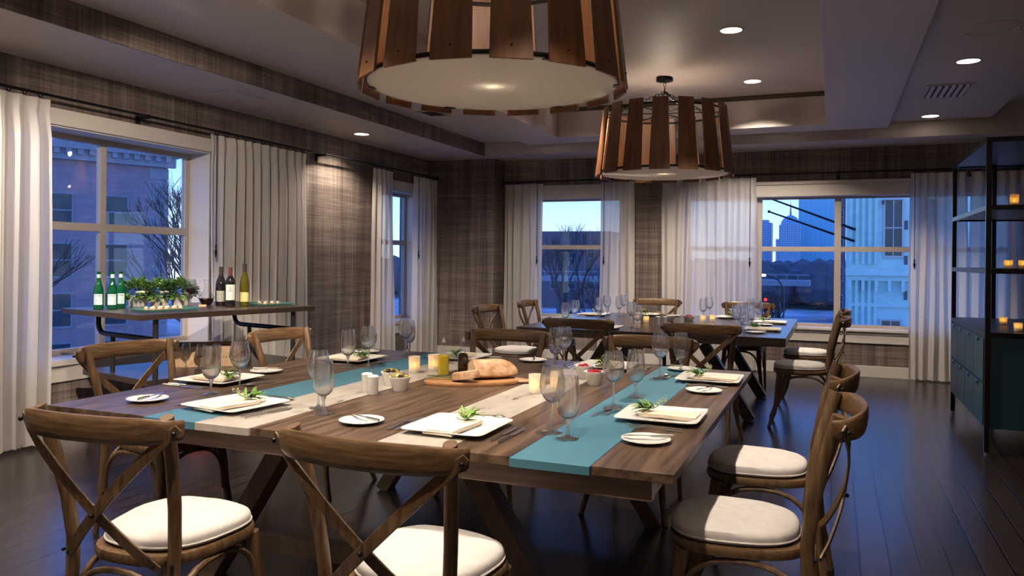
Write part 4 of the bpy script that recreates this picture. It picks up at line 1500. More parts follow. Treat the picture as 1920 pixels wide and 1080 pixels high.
# bread board
bd = thing('bread_board', 'round wooden paddle board carrying the bread on the front table', 'board', (-1.585, 3.42, TZ), 0.55)
b = MB()
n = 44
for z, s in ((0.0, 0.985), (0.003, 1.0), (0.015, 1.0), (0.018, 0.985)):
    pass
R = []
for z, s in ((0.0, 0.985), (0.003, 1.0), (0.015, 1.0), (0.018, 0.985)):
    R.append([(0.235 * s * math.cos(2 * PI * k / n), 0.115 * s * math.sin(2 * PI * k / n), z) for k in range(n)])
b.rings(R).build('board_plate', 'board_wood', bd, smooth=True)
MB().tube([(0.20, -0.02, 0.010), (0.26, -0.035, 0.011), (0.31, -0.05, 0.015), (0.36, -0.065, 0.016)], [0.035, 0.02, 0.015, 0.019], 12, sq=0.5).build('handle', 'board_wood', bd, smooth=True)


def loaf():
    t = thing('bread_loaf', 'crusty oval loaf of bread on the board', 'bread', (-1.53, 3.50, TZ + 0.0195), 0.72)
    R = []
    N = 26
    for i in range(N + 1):
        u = i / N
        x = -0.095 + 0.235 * u
        s = 1.0 if u < 0.35 else math.sqrt(max(0.0, 1 - ((u - 0.35) / 0.65) ** 2.4))
        s = max(s, 0.03)
        ring = []
        for k in range(24):
            a = 2 * PI * k / 24
            c_, s_ = math.cos(a), math.sin(a)
            sc = 1 + 0.05 * noise.noise((x * 14, c_ * 1.5, s_ * 1.5))
            z = s_ * 0.072 * s if s_ > 0 else s_ * 0.018 * s
            groove = 0.013 * math.exp(-((c_ * 0.075 - 0.9 * (x + 0.02) * 0.5) / 0.008) ** 2) if s_ > 0 else 0
            ring.append((x, c_ * 0.072 * s * sc, 0.019 + z * sc - groove * s))
        R.append(ring)
    MB().rings(R, cap0=False).build('crust', 'crust', t, smooth=True)
    c0 = [(p[0], p[1] * 0.97, 0.001 + p[2] * 0.97) for p in R[0]]
    MB().rings([c0, [(p[0] + 0.001, p[1] * 0.3, 0.02 + (p[2] - 0.02) * 0.3) for p in c0]]).build('cut_face', 'crumb', t)
    return t


loaf()
t = thing('bread_slice', 'thick cut slice of bread leaning at the front of the loaf', 'bread', (-1.585, 3.335, TZ + 0.0195), -0.15)
R = []
for z, s in ((0.0, 1.0), (0.004, 1.02), (0.030, 0.97), (0.034, 0.93)):
    R.append([(math.cos(2 * PI * k / 26) * 0.072 * s, math.sin(2 * PI * k / 26) * 0.045 * s, z + 0.012 * (math.cos(2 * PI * k / 26)) + 0.0125) for k in range(26)])
MB().rings(R, cap1=False).build('crust', 'crust', t, smooth=True)
MB().rings([[(p[0] * 0.99, p[1] * 0.99, p[2]) for p in R[-1]], [(p[0] * 0.2, p[1] * 0.2, 0.012 + 0.034) for p in R[-1]]]).build('crumb_face', 'crumb', t, smooth=True)
t = thing('rosemary_sprig', 'green rosemary sprig lying at the left end of the bread board', 'herb', (-1.72, 3.345, TZ + 0.0185), 0.2)
b = MB()
rnd = random.Random(5)
for st in range(4):
    y0 = 0.012 * (st - 1.5)
    P = [Vector((-0.075 + 0.15 * u, y0 + 0.02 * math.sin(2 * u + st), 0.004 + 0.004 * st)) for u in (0, 0.33, 0.66, 1)]
    b.tube(P, 0.0012, 5)
    for i in range(26):
        u = rnd.random()
        base = Vector((-0.075 + 0.15 * u, y0 + 0.02 * math.sin(2 * u + st), 0.004 + 0.004 * st))
        a = rnd.uniform(-PI, PI)
        leaf(b, base, Vector((0.8, math.cos(a) * 0.8, abs(math.sin(a)) * 0.7)), 0.022, 0.0026, 0.1)
b.build('needles', 'dark_leaf', t)

# ---------------------------------------------------------------- console table by the left window
CA = math.radians(-14)      # slight turn away from the wall
CP = (-4.13, 3.79)            # near front corner of its top


def con(u, v, z=0.0):
    """u along the long side, v back towards the window"""
    d = (math.sin(-CA), math.cos(-CA))
    return (CP[0] + d[0] * u - d[1] * v, CP[1] + d[1] * u + d[0] * v, z)


L2, W2 = 0.72, 0.525
ct = thing('console_table', 'dark wood console table on black tube legs in front of the left window', 'table', (*con(L2, W2)[:2], 0), CA)
MB().box(-W2, W2, -L2, L2, 0.933, 0.97).build('tabletop', 'console_wood', ct, bevel=0.002)
MB().box(-W2 + 0.12, W2 - 0.06, -L2 + 0.10, L2 + 0.06, 0.49, 0.53).build('lower_shelf', 'console_wood', ct, bevel=0.002)
for s in (-1, 1):
    yy = s * (L2 - 0.16)
    MB().tube([(W2 - 0.07, yy, 0.933), (W2 - 0.07, yy, 0.0)], 0.018, 12).build('leg', 'grey_steel', ct, smooth=True)
    MB().tube([(-W2 + 0.22, yy, 0.933), (-W2 + 0.22, yy, 0.86), (-W2 + 0.235, yy, 0.825), (-W2 + 0.265, yy, 0.802), (-W2 + 0.31, yy, 0.795), (W2 - 0.07, yy, 0.795)], 0.018, 12, up=(0, 1, 0)).build('curved_brace', 'black_metal', ct, smooth=True)
    MB().tube([(-0.10, yy, 0.795), (-0.10, yy, 0.53)], 0.016, 12).build('post', 'grey_steel', ct, smooth=True)
    MB().tube([(-W2 + 0.22, yy, 0.49), (-W2 + 0.22, yy, 0.0)], 0.018, 12).build('leg', 'grey_steel', ct, smooth=True)
CZ = 0.9702


def text(body, size, parent, loc, rot, m, name='lettering'):
    c_ = bpy.data.curves.new(name, 'FONT')
    c_.body = body
    c_.size = size
    c_.align_x = 'CENTER'
    c_.extrude = 0.0002
    c_.materials.append(M[m])
    tmp = bpy.data.objects.new('tmp', c_)
    C.objects.link(tmp)
    bpy.context.view_layer.update()
    me = bpy.data.meshes.new_from_object(tmp.evaluated_get(bpy.context.evaluated_depsgraph_get()))
    bpy.data.objects.remove(tmp)
    o = bpy.data.objects.new(name, me)
    C.objects.link(o)
    o.parent = parent
    o.location = loc
    o.rotation_euler = rot
    return o


def bottle(nm, lb, x, y, prof, glass, lab, cap, face, group, txt=None, neck=None):
    t = thing(nm, lb, 'bottle', (x, y, CZ), 0, group)
    MB().lathe(prof, 28).build('bottle_body', glass, t, smooth=True)
    z0, z1, r, m_, a0, a1 = lab
    b = MB()
    b.grid(lambda u, v: ((r + 0.0006) * math.cos(face + a0 + (a1 - a0) * u), (r + 0.0006) * math.sin(face + a0 + (a1 - a0) * u), z0 + (z1 - z0) * v), 16, 1)
    lo = b.build('bottle_label', m_, t, smooth=True)
    if neck:
        z0, z1, r0, r1, m_ = neck
        MB().lathe([(r0 + 0.0006, z0), (r1 + 0.0006, z1)], 20, cap0=False, cap1=False).build('neck_label', m_, t, smooth=True)
    cz0, cz1, cr, cm = cap
    MB().lathe([(cr, cz0), (cr, cz1 - 0.001), (cr * 0.9, cz1)], 18).build('cap', cm, t, smooth=True)
    for s_, sz, dz, m_ in (txt or []):
        rr = lab[2] + 0.0016
        text(s_, sz, lo, (rr * math.cos(face), rr * math.sin(face), dz), (PI / 2, 0, face + PI / 2), m_)
    return t


water = [(0.030, 0), (0.0335, 0.004), (0.0335, 0.120), (0.031, 0.145), (0.020, 0.185), (0.0135, 0.215), (0.0125, 0.250), (0.0140, 0.252), (0.0140, 0.258)]
bord = [(0.034, 0), (0.0375, 0.004), (0.0375, 0.185), (0.034, 0.205), (0.019, 0.228), (0.0145, 0.240), (0.0142, 0.295)]
burg = [(0.036, 0), (0.0405, 0.004), (0.0405, 0.155), (0.034, 0.190), (0.020, 0.225), (0.0150, 0.245), (0.0142, 0.295)]
tall = [(0.034, 0), (0.0375, 0.004), (0.0375, 0.160), (0.033, 0.195), (0.021, 0.240), (0.0150, 0.265), (0.0142, 0.325)]


def face_of(x, y):
    return math.atan2(-y, -x)


WB = 'green sparkling water bottles'
p = con(0.20, 0.40)
for (x, y, lb) in ((-4.82, 4.08, 'green water bottle on the console, standing alone, leftmost'), (-4.745, 4.13, 'green water bottle, middle one, in front of its neighbour'), (-4.80, 4.25, 'green water bottle, right one, next to the flowers')):
    bottle('water_bottle', lb, x, y, water, 'green_glass', (0.032, 0.108, 0.0335, 'label_blue', -0.95, 0.95), (0.252, 0.266, 0.0145, 'green_glass'), face_of(x, y) - 0.15, WB,
           [('S.PELLEGRINO', 0.0085, 0.094, 'ink')], (0.222, 0.248, 0.0132, 0.0126, 'label_blue'))
x, y = -4.45, 4.88
bottle('wine_bottle', 'dark red wine bottle with a grey label, leftmost of the three', x, y, burg, 'dark_bottle', (0.03, 0.115, 0.0405, 'label_grey', -0.9, 0.9), (0.235, 0.302, 0.0158, 'capsule_dark'), face_of(x, y), 'wine bottles on the console')
x, y = -4.275, 4.79
bottle('wine_bottle', 'dark wine bottle with a large white label, middle of the three', x, y, bord, 'dark_bottle', (0.05, 0.168, 0.0375, 'label_white', -1.0, 1.0), (0.236, 0.300, 0.0158, 'capsule_red'), face_of(x, y), 'wine bottles on the console',
       [('S', 0.030, 0.130, 'ink'), ('RESERVE', 0.0105, 0.118, 'ink')])
x, y = -4.235, 4.90
bottle('wine_bottle', 'olive green wine bottle with a yellow label, tallest and rightmost', x, y, tall, 'olive_glass', (0.035, 0.108, 0.0375, 'label_yellow', -1.0, 1.0), (0.262, 0.330, 0.0158, 'capsule_dark'), face_of(x, y), 'wine bottles on the console')
# decanter
x, y = -4.50, 4.78
t = thing('wine_decanter', 'glass decanter of red wine on the console left of the wine bottles', 'decanter', (x, y, CZ), 0)
MB().lathe([(0.030, 0.001), (0.036, 0.006), (0.058, 0.055), (0.060, 0.064), (0.048, 0.082), (0.026, 0.110), (0.015, 0.14), (0.013, 0.165), (0.022, 0.195), (0.028, 0.203)], 32, cap1=False).build('decanter_body', 'glass_bowl', t, smooth=True)
MB().lathe([(0.029, 0.003), (0.034, 0.007), (0.0565, 0.055), (0.0580, 0.060), (0.003, 0.0605)], 32).build('red_wine', 'dark_wine', t, smooth=True)
x, y = -4.45, 4.69
o = MB().box(-0.028, 0.028, -0.012, 0.012, 0, 0.014).build('wood_block', 'box_wood', None, bevel=0.002, loc=(x, y, CZ), rz=0.6)
tag(o, 'small pale wooden block lying in front of the decanter', 'block')
# glass with red wine
x, y = -4.50, 4.62
g = dup(wine, (x, y, CZ), 0, 'wine glass half full of red wine between the flowers and decanter', 'stemmed wine glasses', (0.92, 0.92, 0.92))
MB().lathe([(0.014, 0.108), (0.027, 0.119), (0.0368, 0.135), (0.041, 0.150), (0.003, 0.1505)], 24).build('red_wine', 'dark_wine', g, smooth=True)

# planters with flowers
rnd = random.Random(21)


def planter(lb, u, v, roses, seed):
    rnd = random.Random(seed)
    x, y = u, v
    t = thing('flower_planter', lb, 'planter', (x, y, CZ), CA + 0.35, 'white flower planters')
    MB().hexa([(-0.042, -0.042, 0), (0.042, -0.042, 0), (0.042, 0.042, 0), (-0.042, 0.042, 0), (-0.052, -0.055, 0.085), (0.052, -0.055, 0.085), (0.052, 0.055, 0.085), (-0.052, 0.055, 0.085)]).build('pot', 'porcelain', t, bevel=0.003)
    b = MB()
    for i in range(300):
        a = rnd.uniform(0, 2 * PI)
        el = rnd.uniform(-0.35, 1.45)
        d = Vector((math.cos(a) * math.cos(el), math.sin(a) * math.cos(el), math.sin(el)))
        base = Vector((0, 0, 0.09)) + Vector((d.x * 0.05, d.y * 0.055, max(0, d.z) * 0.035))
        rr = rnd.uniform(0.02, 0.068)
        base = base + d * rr
        leaf(b, base, (d + Vector((rnd.uniform(-.5, .5), rnd.uniform(-.5, .5), rnd.uniform(-.4, .5)))), rnd.uniform(0.032, 0.05), rnd.uniform(0.02, 0.032), 0.3)
    b.build('foliage', 'dark_leaf', t)
    b = MB()
    for i in range(70):
        a = rnd.uniform(0, 2 * PI)
        el = rnd.uniform(0.0, 1.3)
        d = Vector((math.cos(a) * math.cos(el), math.sin(a) * math.cos(el), math.sin(el)))
        base = Vector((0, 0, 0.09)) + Vector((d.x * 0.10, d.y * 0.11, max(0, d.z) * 0.085))
        leaf(b, base, d + Vector((rnd.uniform(-.5, .5), rnd.uniform(-.5, .5), 0.2)), rnd.uniform(0.02, 0.035), rnd.uniform(0.012, 0.02), 0.3)
    b.build('bright_foliage', 'leaf', t)
    b = MB()
    for i in range(60):
        z = 0.13 + 0.11 * rnd.random()
        a = rnd.uniform(0, 2 * PI)
        leaf(b, Vector((0.0, 0.02, z)), Vector((math.cos(a), math.sin(a), 1.2)), 0.03 * (1.3 - (z - 0.1) * 6), 0.004, 0.1)
    b.build('conifer_tip', 'dark_leaf', t)
    for (rx_, ry_, rz_) in roses:
        b = MB()
        for lay in range(6):
            nn = 3 + lay
            for q in range(nn):
                a = 2 * PI * (q + lay * 0.37) / nn
                r0 = 0.003 + 0.0052 * lay
                h_ = 0.030 - 0.0025 * lay
                def fp(u_, v_, a=a, r0=r0, h_=h_):
                    an = a + (u_ - 0.5) * 1.7
                    rr = r0 * (0.6 + 0.75 * math.sin(v_ * 2.0))
                    return (rx_ + rr * math.cos(an), ry_ + rr * math.sin(an), rz_ - 0.016 + h_ * v_ * (1 - 0.2 * (2 * u_ - 1) ** 2))
                b.grid(fp, 5, 4)
        b.build('rose', 'rose', t, smooth=True)
    return t


planter('white tapered planter of greenery with a white rose, left one on the console', -4.82, 4.42, [(0.06, -0.035, 0.115), (0.02, 0.06, 0.125)], 31)
planter('white tapered planter of greenery with a white rose, middle one', -4.72, 4.53, [(0.06, -0.03, 0.115)], 32)
planter('white tapered planter of greenery, right one beside the red wine glass', -4.64, 4.66, [(0.05, 0.04, 0.118)], 33)


def tray(lb, u, v, hu, hv, n, seed, which):
    rnd = random.Random(seed)
    x, y, _ = con(u, v)
    t = thing('glass_tray', lb, 'tray', (x, y, CZ), CA, 'glass trays of canapes')
    MB().rings([[(sx * hv * 0.85, sy * hu * 0.9, 0.001) for sx, sy in ((-1, -1), (1, -1), (1, 1), (-1, 1))],
                [(sx * hv * 0.86, sy * hu * 0.91, 0.004) for sx, sy in ((-1, -1), (1, -1), (1, 1), (-1, 1))],
                [(sx * hv, sy * hu, 0.013) for sx, sy in ((-1, -1), (1, -1), (1, 1), (-1, 1))],
                [(sx * hv, sy * hu, 0.017) for sx, sy in ((-1, -1), (1, -1), (1, 1), (-1, 1))],
                [(sx * hv * 0.84, sy * hu * 0.89, 0.008) for sx, sy in ((-1, -1), (1, -1), (1, 1), (-1, 1))]]).build('tray_body', 'tray_glass', t)
    for i in range(n):
        cu = u + (i % (n // 2 + n % 2) - (n // 2 - 0.5) / 2.0 * 1.0) * (hu * 1.6 / (n // 2 + 1))
        cv = v + (0.035 if i < n // 2 + n % 2 else -0.035)
        px, py, _ = con(cu, cv)
        c_ = thing('canape', 'small white topped canape on ' + which, 'canape', (px, py, CZ + 0.0085), rnd.uniform(0, 3), 'canapes on ' + which)
        MB().lathe([(0.014, 0), (0.018, 0.002), (0.018, 0.007), (0.013, 0.009)], 14).build('base', 'crust', c_, smooth=True)
        MB().ball((0, 0, 0.014), 0.013, 10, 8, (1, 1, 0.75)).build('topping', 'canape', c_, smooth=True)


tray('square edged glass tray of canapes at the front of the console, left one', 0.36, 0.30, 0.20, 0.12, 10, 41, 'the left glass tray')
tray('glass tray of canapes at the right end of the console', 1.27, 0.34, 0.15, 0.12, 6, 42, 'the right glass tray')

# wooden wine box and glasses on the lower shelf
bx, by = -4.368, 4.666
t = thing('wine_crate', 'open pale wooden wine box standing on the lower shelf of the console', 'box', (bx, by, 0.5302), 0.65)
w_, d_, h_ = 0.232, 0.085, 0.15
MB().box(-w_, w_, -d_, -d_ + 0.010, 0, h_).build('front_panel', 'box_wood', t)
MB().box(-w_, w_, d_ - 0.010, d_, 0, h_ + 0.02).build('back_panel', 'box_wood', t)
MB().box(-w_, -w_ + 0.012, -d_ + 0.0105, d_ - 0.0105, 0, h_).build('end_panel', 'box_wood', t)
MB().box(w_ - 0.012, w_, -d_ + 0.0105, d_ - 0.0105, 0, h_).build('end_panel', 'box_wood', t)
MB().box(-w_ + 0.0125, w_ - 0.0125, -d_ + 0.0105, d_ - 0.0105, 0, 0.01).build('bottom_panel', 'box_wood', t)
b = MB()
for k in range(5):
    a = 2 * PI * k / 5
    b.tube([(0.02 + 0.012 * math.cos(a + q) * (0.6 + 0.1 * q), -d_ - 0.0008, 0.095 + 0.02 * math.sin(a + q) * (0.6 + 0.1 * q)) for q in (0, 0.6, 1.2, 1.8)], 0.0016, 4)
b.build('burnt_emblem', 'brand_ink', t)
text('ESTATE', 0.028, t, (0.13, -d_ - 0.0008, 0.06), (PI / 2, 0, 0), 'brand_ink')
for i, (px, py, lb) in enumerate(((-4.392, 4.47, 'empty wine glass in front of the wooden wine box, left'), (-4.275, 4.49, 'empty wine glass in front of the wooden wine box, middle'), (-4.19, 4.56, 'empty wine glass in front of the wooden wine box, right'))):
    dup(wine, (px, py, 0.5302), 0, lb, 'stemmed wine glasses', (0.80, 0.80, 0.80))
o = MB().lathe([(0.09, 0), (0.10, 0.004), (0.125, 0.10), (0.13, 0.105), (0.12, 0.105), (0.09, 0.01)], 28).build('red_bowl', 'red_plastic', None, smooth=True, loc=(-4.35, 4.55, 0.0))
tag(o, 'bright red bowl on the floor under the console, behind the left chair', 'bowl')

# ---------------------------------------------------------------- shelving unit at right
SX, SY0, SY1, SW = 1.0, 6.43, 8.13, 1.15
st = thing('shelving_unit', 'tall black metal shelving unit with a teal drawer cabinet, right edge', 'shelf', (SX, SY0, 0))
LY = SY1 - SY0
q = 0.034
for (x0, y0) in ((0, 0), (0, LY), (SW, 0), (SW, LY), (0.31, LY)):
    MB().box(x0, x0 + q, y0, y0 + q, 0.02, 2.25).build('post', 'black_metal', st, bevel=0.002)
    if x0 != 0.31:
        MB().lathe([(0.015, 0), (0.015, 0.02)], 12, o=(x0 + q / 2, y0 + q / 2, 0)).build('levelling_foot', 'cutlery', st)
for z, nm in ((2.215, 'top_frame'), (1.735, 'shelf_frame'), (1.285, 'shelf_frame'), (0.835, 'shelf_frame')):
    b = MB()
    b.box(q, SW, 0, q, z, z + 0.035).box(q, SW, LY, LY + q, z, z + 0.035).box(0, q, q, LY, z, z + 0.035).box(SW, SW + q, q, LY, z, z + 0.035)
    b.build(nm, 'black_metal', st)
    MB().box(q, SW, q, LY, z + 0.012, z + 0.034).build('shelf_panel', 'shelf_metal', st)
cb = MB().box(0.010, SW + q - 0.01, 0.010, LY + q - 0.01, 0.19, 0.834).build('cabinet_body', 'teal_lacquer', st)
for j in range(4):
    y0 = q + (LY - q) * j / 4 + 0.006
    y1 = q + (LY - q) * (j + 1) / 4 - 0.006
    for z0, z1 in ((0.205, 0.505), (0.517, 0.822)):
        d = MB().box(-0.006, 0.010, y0, y1, z0, z1).build('drawer', 'teal_lacquer', st, bevel=0.002)
        ym = (y0 + y1) / 2
        b = MB()
        b.grid(lambda u, v: (-0.0075 - 0.012 * math.sin(PI * v) ** 0.5 * 1.0, ym + (u - 0.5) * 0.07 * (1 - 0.5 * v), z1 - 0.002 - 0.032 * v), 4, 6)
        b.build('cup_pull', 'black_metal', d, smooth=True, solid=0.002)
sv = [(1.20, 6.60, 1.771, 'candle on the top shelf of the black unit, larger left one', 'v'), (1.335, 6.62, 1.771, 'candle on the top shelf of the black unit, right one', 's'),
      (1.17, 6.62, 1.321, 'candle on the middle shelf of the black unit, left one', 's'), (1.26, 6.62, 1.321, 'candle on the middle shelf of the black unit, second', 's'), (1.35, 6.62, 1.321, 'candle on the middle shelf of the black unit, at the picture edge', 's'),
      (1.26, 7.30, 0.871, 'candle on the cabinet top of the black unit, left and farther back', 's'), (1.235, 6.62, 0.871, 'candle on the cabinet top of the black unit, nearest', 's'), (1.385, 6.85, 0.871, 'candle on the cabinet top of the black unit, right one', 's')]
for x, y, z, lb, kk in sv:
    put(vot if kk == 'v' else small_vot, x, y, z, 0, lb, VO)

# ---------------------------------------------------------------- outside
GZ = -5.0
o = MB().box(-160, 120, 10.7, 560, GZ - 0.2, GZ).box(-160, -5.7, -60, 10.69, GZ - 0.2, GZ).build('snowy_ground', 'snow')
o['kind'] = 'structure'
o['label'] = 'snow patched ground outside the windows'


def frame3(c, d, w):
    return c, d, w


def building(name, lb, cat, corner, ang, length, depth, z0, z1, wallm, rows, cols, ww, wh, cornice, glassm='far_glass', sash='stone_trim', group=None, quoin=False, margin=1.2):
    """local x runs along the facade to the left of the corner, local -y faces the viewer"""
    t = thing(name, lb, cat, (corner[0], corner[1], z0), ang, group)
    hgt = z1 - z0
    MB().box(-length, 0, 0, depth, 0, hgt).build('wall', wallm, t)
    if cornice:
        b = MB()
        b.box(-length, 0.5, -0.5, depth, hgt, hgt + 0.35).box(-length, 0.3, -0.3, 0, hgt - 0.5, hgt - 0.001)
        for k in range(int(length / 0.5)):
            b.box(-k * 0.5 - 0.25, -k * 0.5, -0.45, -0.3, hgt - 0.25, hgt - 0.002)
        b.build('cornice', 'stone_trim', t)
    if quoin:
        b = MB()
        for k in range(int(hgt / 0.6)):
            b.box(-0.9 if k % 2 else -0.6, 0.03, -0.04, 0, k * 0.6, k * 0.6 + 0.55)
        b.build('quoins', 'stone_trim', t)
    dx = (length - 2 * margin) / cols
    for r in range(rows):
        for c_ in range(cols):
            x = -margin - dx * (c_ + 0.5)
            z = hgt - 2.0 - r * (hgt - 2.0) / rows - wh
            f = MB()
            f.box(x - ww / 2, x + ww / 2, -0.06, -0.001, z, z + 0.1).box(x - ww / 2, x + ww / 2, -0.06, -0.001, z + wh - 0.1, z + wh).box(x - ww / 2, x - ww / 2 + 0.08, -0.05, -0.001, z + 0.1, z + wh - 0.1).box(x + ww / 2 - 0.08, x + ww / 2, -0.05, -0.001, z + 0.1, z + wh - 0.1).box(x - ww / 2 + 0.08, x + ww / 2 - 0.08, -0.045, -0.001, z + wh * 0.48, z + wh * 0.52)
            fo = f.build('window', sash, t)
            MB().box(x - ww / 2 + 0.08, x + ww / 2 - 0.08, -0.02, -0.002, z + 0.1, z + wh - 0.1).build('glazing', glassm, fo)
    return t


building('brick_building', 'red brick apartment block with a corniced roof outside the large left window', 'building', (-31.2, 30.4), math.atan2(0.913, 0.407), 17, 12, GZ, 6.3, 'brick', 4, 6, 1.1, 1.7, True, quoin=True)
building('brick_building', 'darker brick building beyond the left pane of the large left window', 'building', (-38.5, 13.5), math.atan2(0.913, 0.407) - 0.06, 22, 12, GZ, 7.4, 'dark_brick', 4, 6, 1.2, 1.8, True)
building('brick_building', 'low dark brick row house on the skyline outside the small far window', 'building', (-27.0, 100), 0.05, 20, 10, GZ, 5.2, 'dark_brick', 2, 7, 1.0, 1.6, False)
building('brick_building', 'dark brick building between the towers and the stone building', 'building', (1.2, 90), 0.0, 0.85, 10, GZ, 12, 'dark_brick', 5, 1, 0.5, 1.6, False, margin=0.1)

# pale stone building right of the park
t = thing('stone_building', 'ornate pale stone building filling the right pane of the large far window', 'building', (0.75, 45, GZ), 0)
MB().box(0, 9, 0, 10, 0, 16).build('wall', 'limestone', t)
b = MB()
for k in range(5):
    b.box(0.02 + 0.30 * k, 0.17 + 0.30 * k, -0.14 - 0.05 * (k % 2), 0, 0, 5.6)
    b.box(0.02 + 0.30 * k, 0.17 + 0.30 * k, -0.14 - 0.05 * (k % 2), 0, 6.3, 16)
b.build('pilasters', 'limestone', t)
b = MB()
b.box(-0.15, 6, -0.45, 0, 5.72, 6.1).box(-0.05, 6, -0.25, 0, 5.45, 5.72).box(0, 6, -0.12, 0, 4.1, 4.3)
for k in range(6):
    b.box(0.0 + 0.62 * k, 0.15 + 0.62 * k, -0.4, 0, 4.9, 5.45)
b.build('string_course', 'limestone', t)
b = MB()
for k in range(18):
    if k % 2:
        b.box(2.62, 2.78, -0.05, 0, k * 0.9, k * 0.9 + 0.45)
        b.box(1.55, 1.68, -0.2, 0, 9 + k * 0.4, 9 + k * 0.4 + 0.2)
b.build('brick_inlay', 'dark_brick', t)
for (x0, x1, z0, z1) in ((1.72, 2.50, 6.75, 9.62), (1.72, 2.50, 10.6, 13.4), (1.60, 2.45, 1.0, 3.4), (3.3, 4.1, 6.75, 9.62), (3.3, 4.1, 1.0, 3.4)):
    b = MB()
    f = 0.09
    b.box(x0 - f, x0, -0.12, 0, z0 - f, z1 + f).box(x1, x1 + f, -0.12, 0, z0 - f, z1 + f).box(x0, x1, -0.12, 0, z0 - f, z0).box(x0, x1, -0.12, 0, z1, z1 + f)
    b.box((x0 + x1) / 2 - 0.02, (x0 + x1) / 2 + 0.02, -0.05, 0, z0, z1).box(x0, x1, -0.055, 0, (z0 + z1) / 2 - 0.03, (z0 + z1) / 2 + 0.03)
    fo = b.build('window', 'white_paint', t)
    MB().box(x0, x1, -0.02, -0.004, z0, z1).build('glazing', 'far_glass', fo)
for z in (8.75, 8.05):
    pass
for i, (xa, za, xb, zb) in enumerate(((-4.05, 4.15 - GZ + 0.55, 0.30, 2.35 - GZ + 0.75), (-3.75, 3.35 - GZ + 0.55, 0.25, 1.85 - GZ + 0.65))):
    t2 = thing('flagpole', 'bare flagpole slanting out from the stone building, %s one' % ('upper' if i == 0 else 'lower'), 'flagpole', (0.75, 44.8, GZ), 0, 'slanting flagpoles')
    MB().tube([(xb, -0.05, zb), (xa, -3.0, za)], [0.07, 0.04], 8).build('pole', 'black_metal', t2, smooth=True)
    MB().ball((xa - 0.02, -3.0, za + 0.01), 0.075, 8, 6).build('finial', 'black_metal', t2, smooth=True)

# distant towers
t = thing('office_tower', 'broad blue glass skyscraper, the tallest outside the far window', 'tower', (0, 400, GZ), 0)
MB().box(-15.2, 1.5, 0, 14, 0, 60).build('tower_body', 'tower_glass', t)
MB().box(-15.4, -15.15, -0.2, 14, 0, 60).build('corner_edge', 'tower_stone', t)
t = thing('office_tower', 'grey office tower with a domed roof and spire', 'tower', (0, 380, GZ), 0)
MB().box(-23.0, -13.9, 0, 10, 0, 23.5).build('tower_body', 'tower_stone', t)
MB().box(-24.4, -22.9, 0, 10, 0, 17.0).build('side_wing', 'tower_stone', t)
MB().lathe([(4.4, 0), (4.0, 1.8), (2.8, 3.4), (1.3, 4.4), (0.2, 4.7)], 20, o=(-18.3, 5, 23.5)).build('dome', 'tower_stone', t, smooth=True)
MB().tube([(-18.3, 5, 28), (-18.3, 5, 34.5)], [0.5, 0.05], 8).build('spire', 'stone_trim', t)
t = thing('office_tower', 'shorter square office block, leftmost on the skyline', 'tower', (0, 390, GZ), 0)
MB().box(-36, -27.0, 0, 10, 0, 25.0).build('tower_body', 'tower_stone', t)
MB().box(-35, -28.5, 1, 9, 25.0, 26.4).build('roof_storey', 'tower_stone', t)


# bare trees
def tree(lb, x, y, h, seed, spread=0.55, depth=6, r0=0.16, dens=3):
    rnd = random.Random(seed)
    b = MB()

    def grow(p, d, L, r, k):
        q = p + d * L * 0.5 + Vector((rnd.uniform(-1, 1), rnd.uniform(-1, 1), 0)) * L * 0.06
        e = p + d * L
        b.tube([p, q, e], [r, r * 0.85, r * 0.7], 5 if k > 3 else 3, cap=False)
        if k == 0:
            return
        n = dens if k > 1 else 3
        for i in range(n):
            a = rnd.uniform(0, 2 * PI)
            s = rnd.uniform(0.3, 1.0) * spread
            u = Vector((math.cos(a), math.sin(a), 0))
            nd = (d + u * s + Vector((0, 0, 0.12))).normalized()
            grow(p + d * L * rnd.uniform(0.65, 1.0), nd, L * rnd.uniform(0.62, 0.82), r * 0.62, k - 1)
    grow(Vector((0, 0, 0)), Vector((0, 0, 1)), h * 0.26, r0, depth)
    t = thing('bare_tree', lb, 'tree', (x, y, GZ), 0, 'bare winter trees outside')
    b.build('branches', 'bark', t)
    return t


tree('bare branching tree outside the large left window, in front of the right panes', -15.5, 16.8, 10.5, 1, 0.6)
tree('bare branching tree outside the large left window, in front of the left pane', -18.5, 11.8, 10.0, 2, 0.6)
tree('bare tree at the roof corner of the brick block, upper right of the left window', -24.5, 26.0, 12.0, 3, 0.6)
tree('bare tree low in the middle of the large far window', -0.9, 26, 5.0, 4, 0.8, 6, 0.09)
tree('bare tree on the left of the small far window', -14.8, 45, 10.5, 5, 0.6)
tree('bare tree on the right of the small far window', -9.8, 35.5, 8.0, 6, 0.6)
tree('bare tree farther off behind the traffic lights in the far window', -3.4, 52, 6.2, 9, 0.6)

# distant dark park woodland: uncountable
b = MB()
rnd = random.Random(8)
for i in range(900):
    yy = rnd.uniform(113, 160)
    xx = rnd.uniform(-0.62, 0.06) * yy
    h_ = rnd.uniform(3.6, 7.0)
    b.ball((xx, yy, GZ + h_ * 0.55), h_ * 0.45, 7, 5, (0.75, 0.75, 1.0))
o = b.build('park_woodland', 'hedge', None, smooth=False)
tag(o, 'dark mass of park woodland across the horizon outside', 'woodland', kind='stuff')
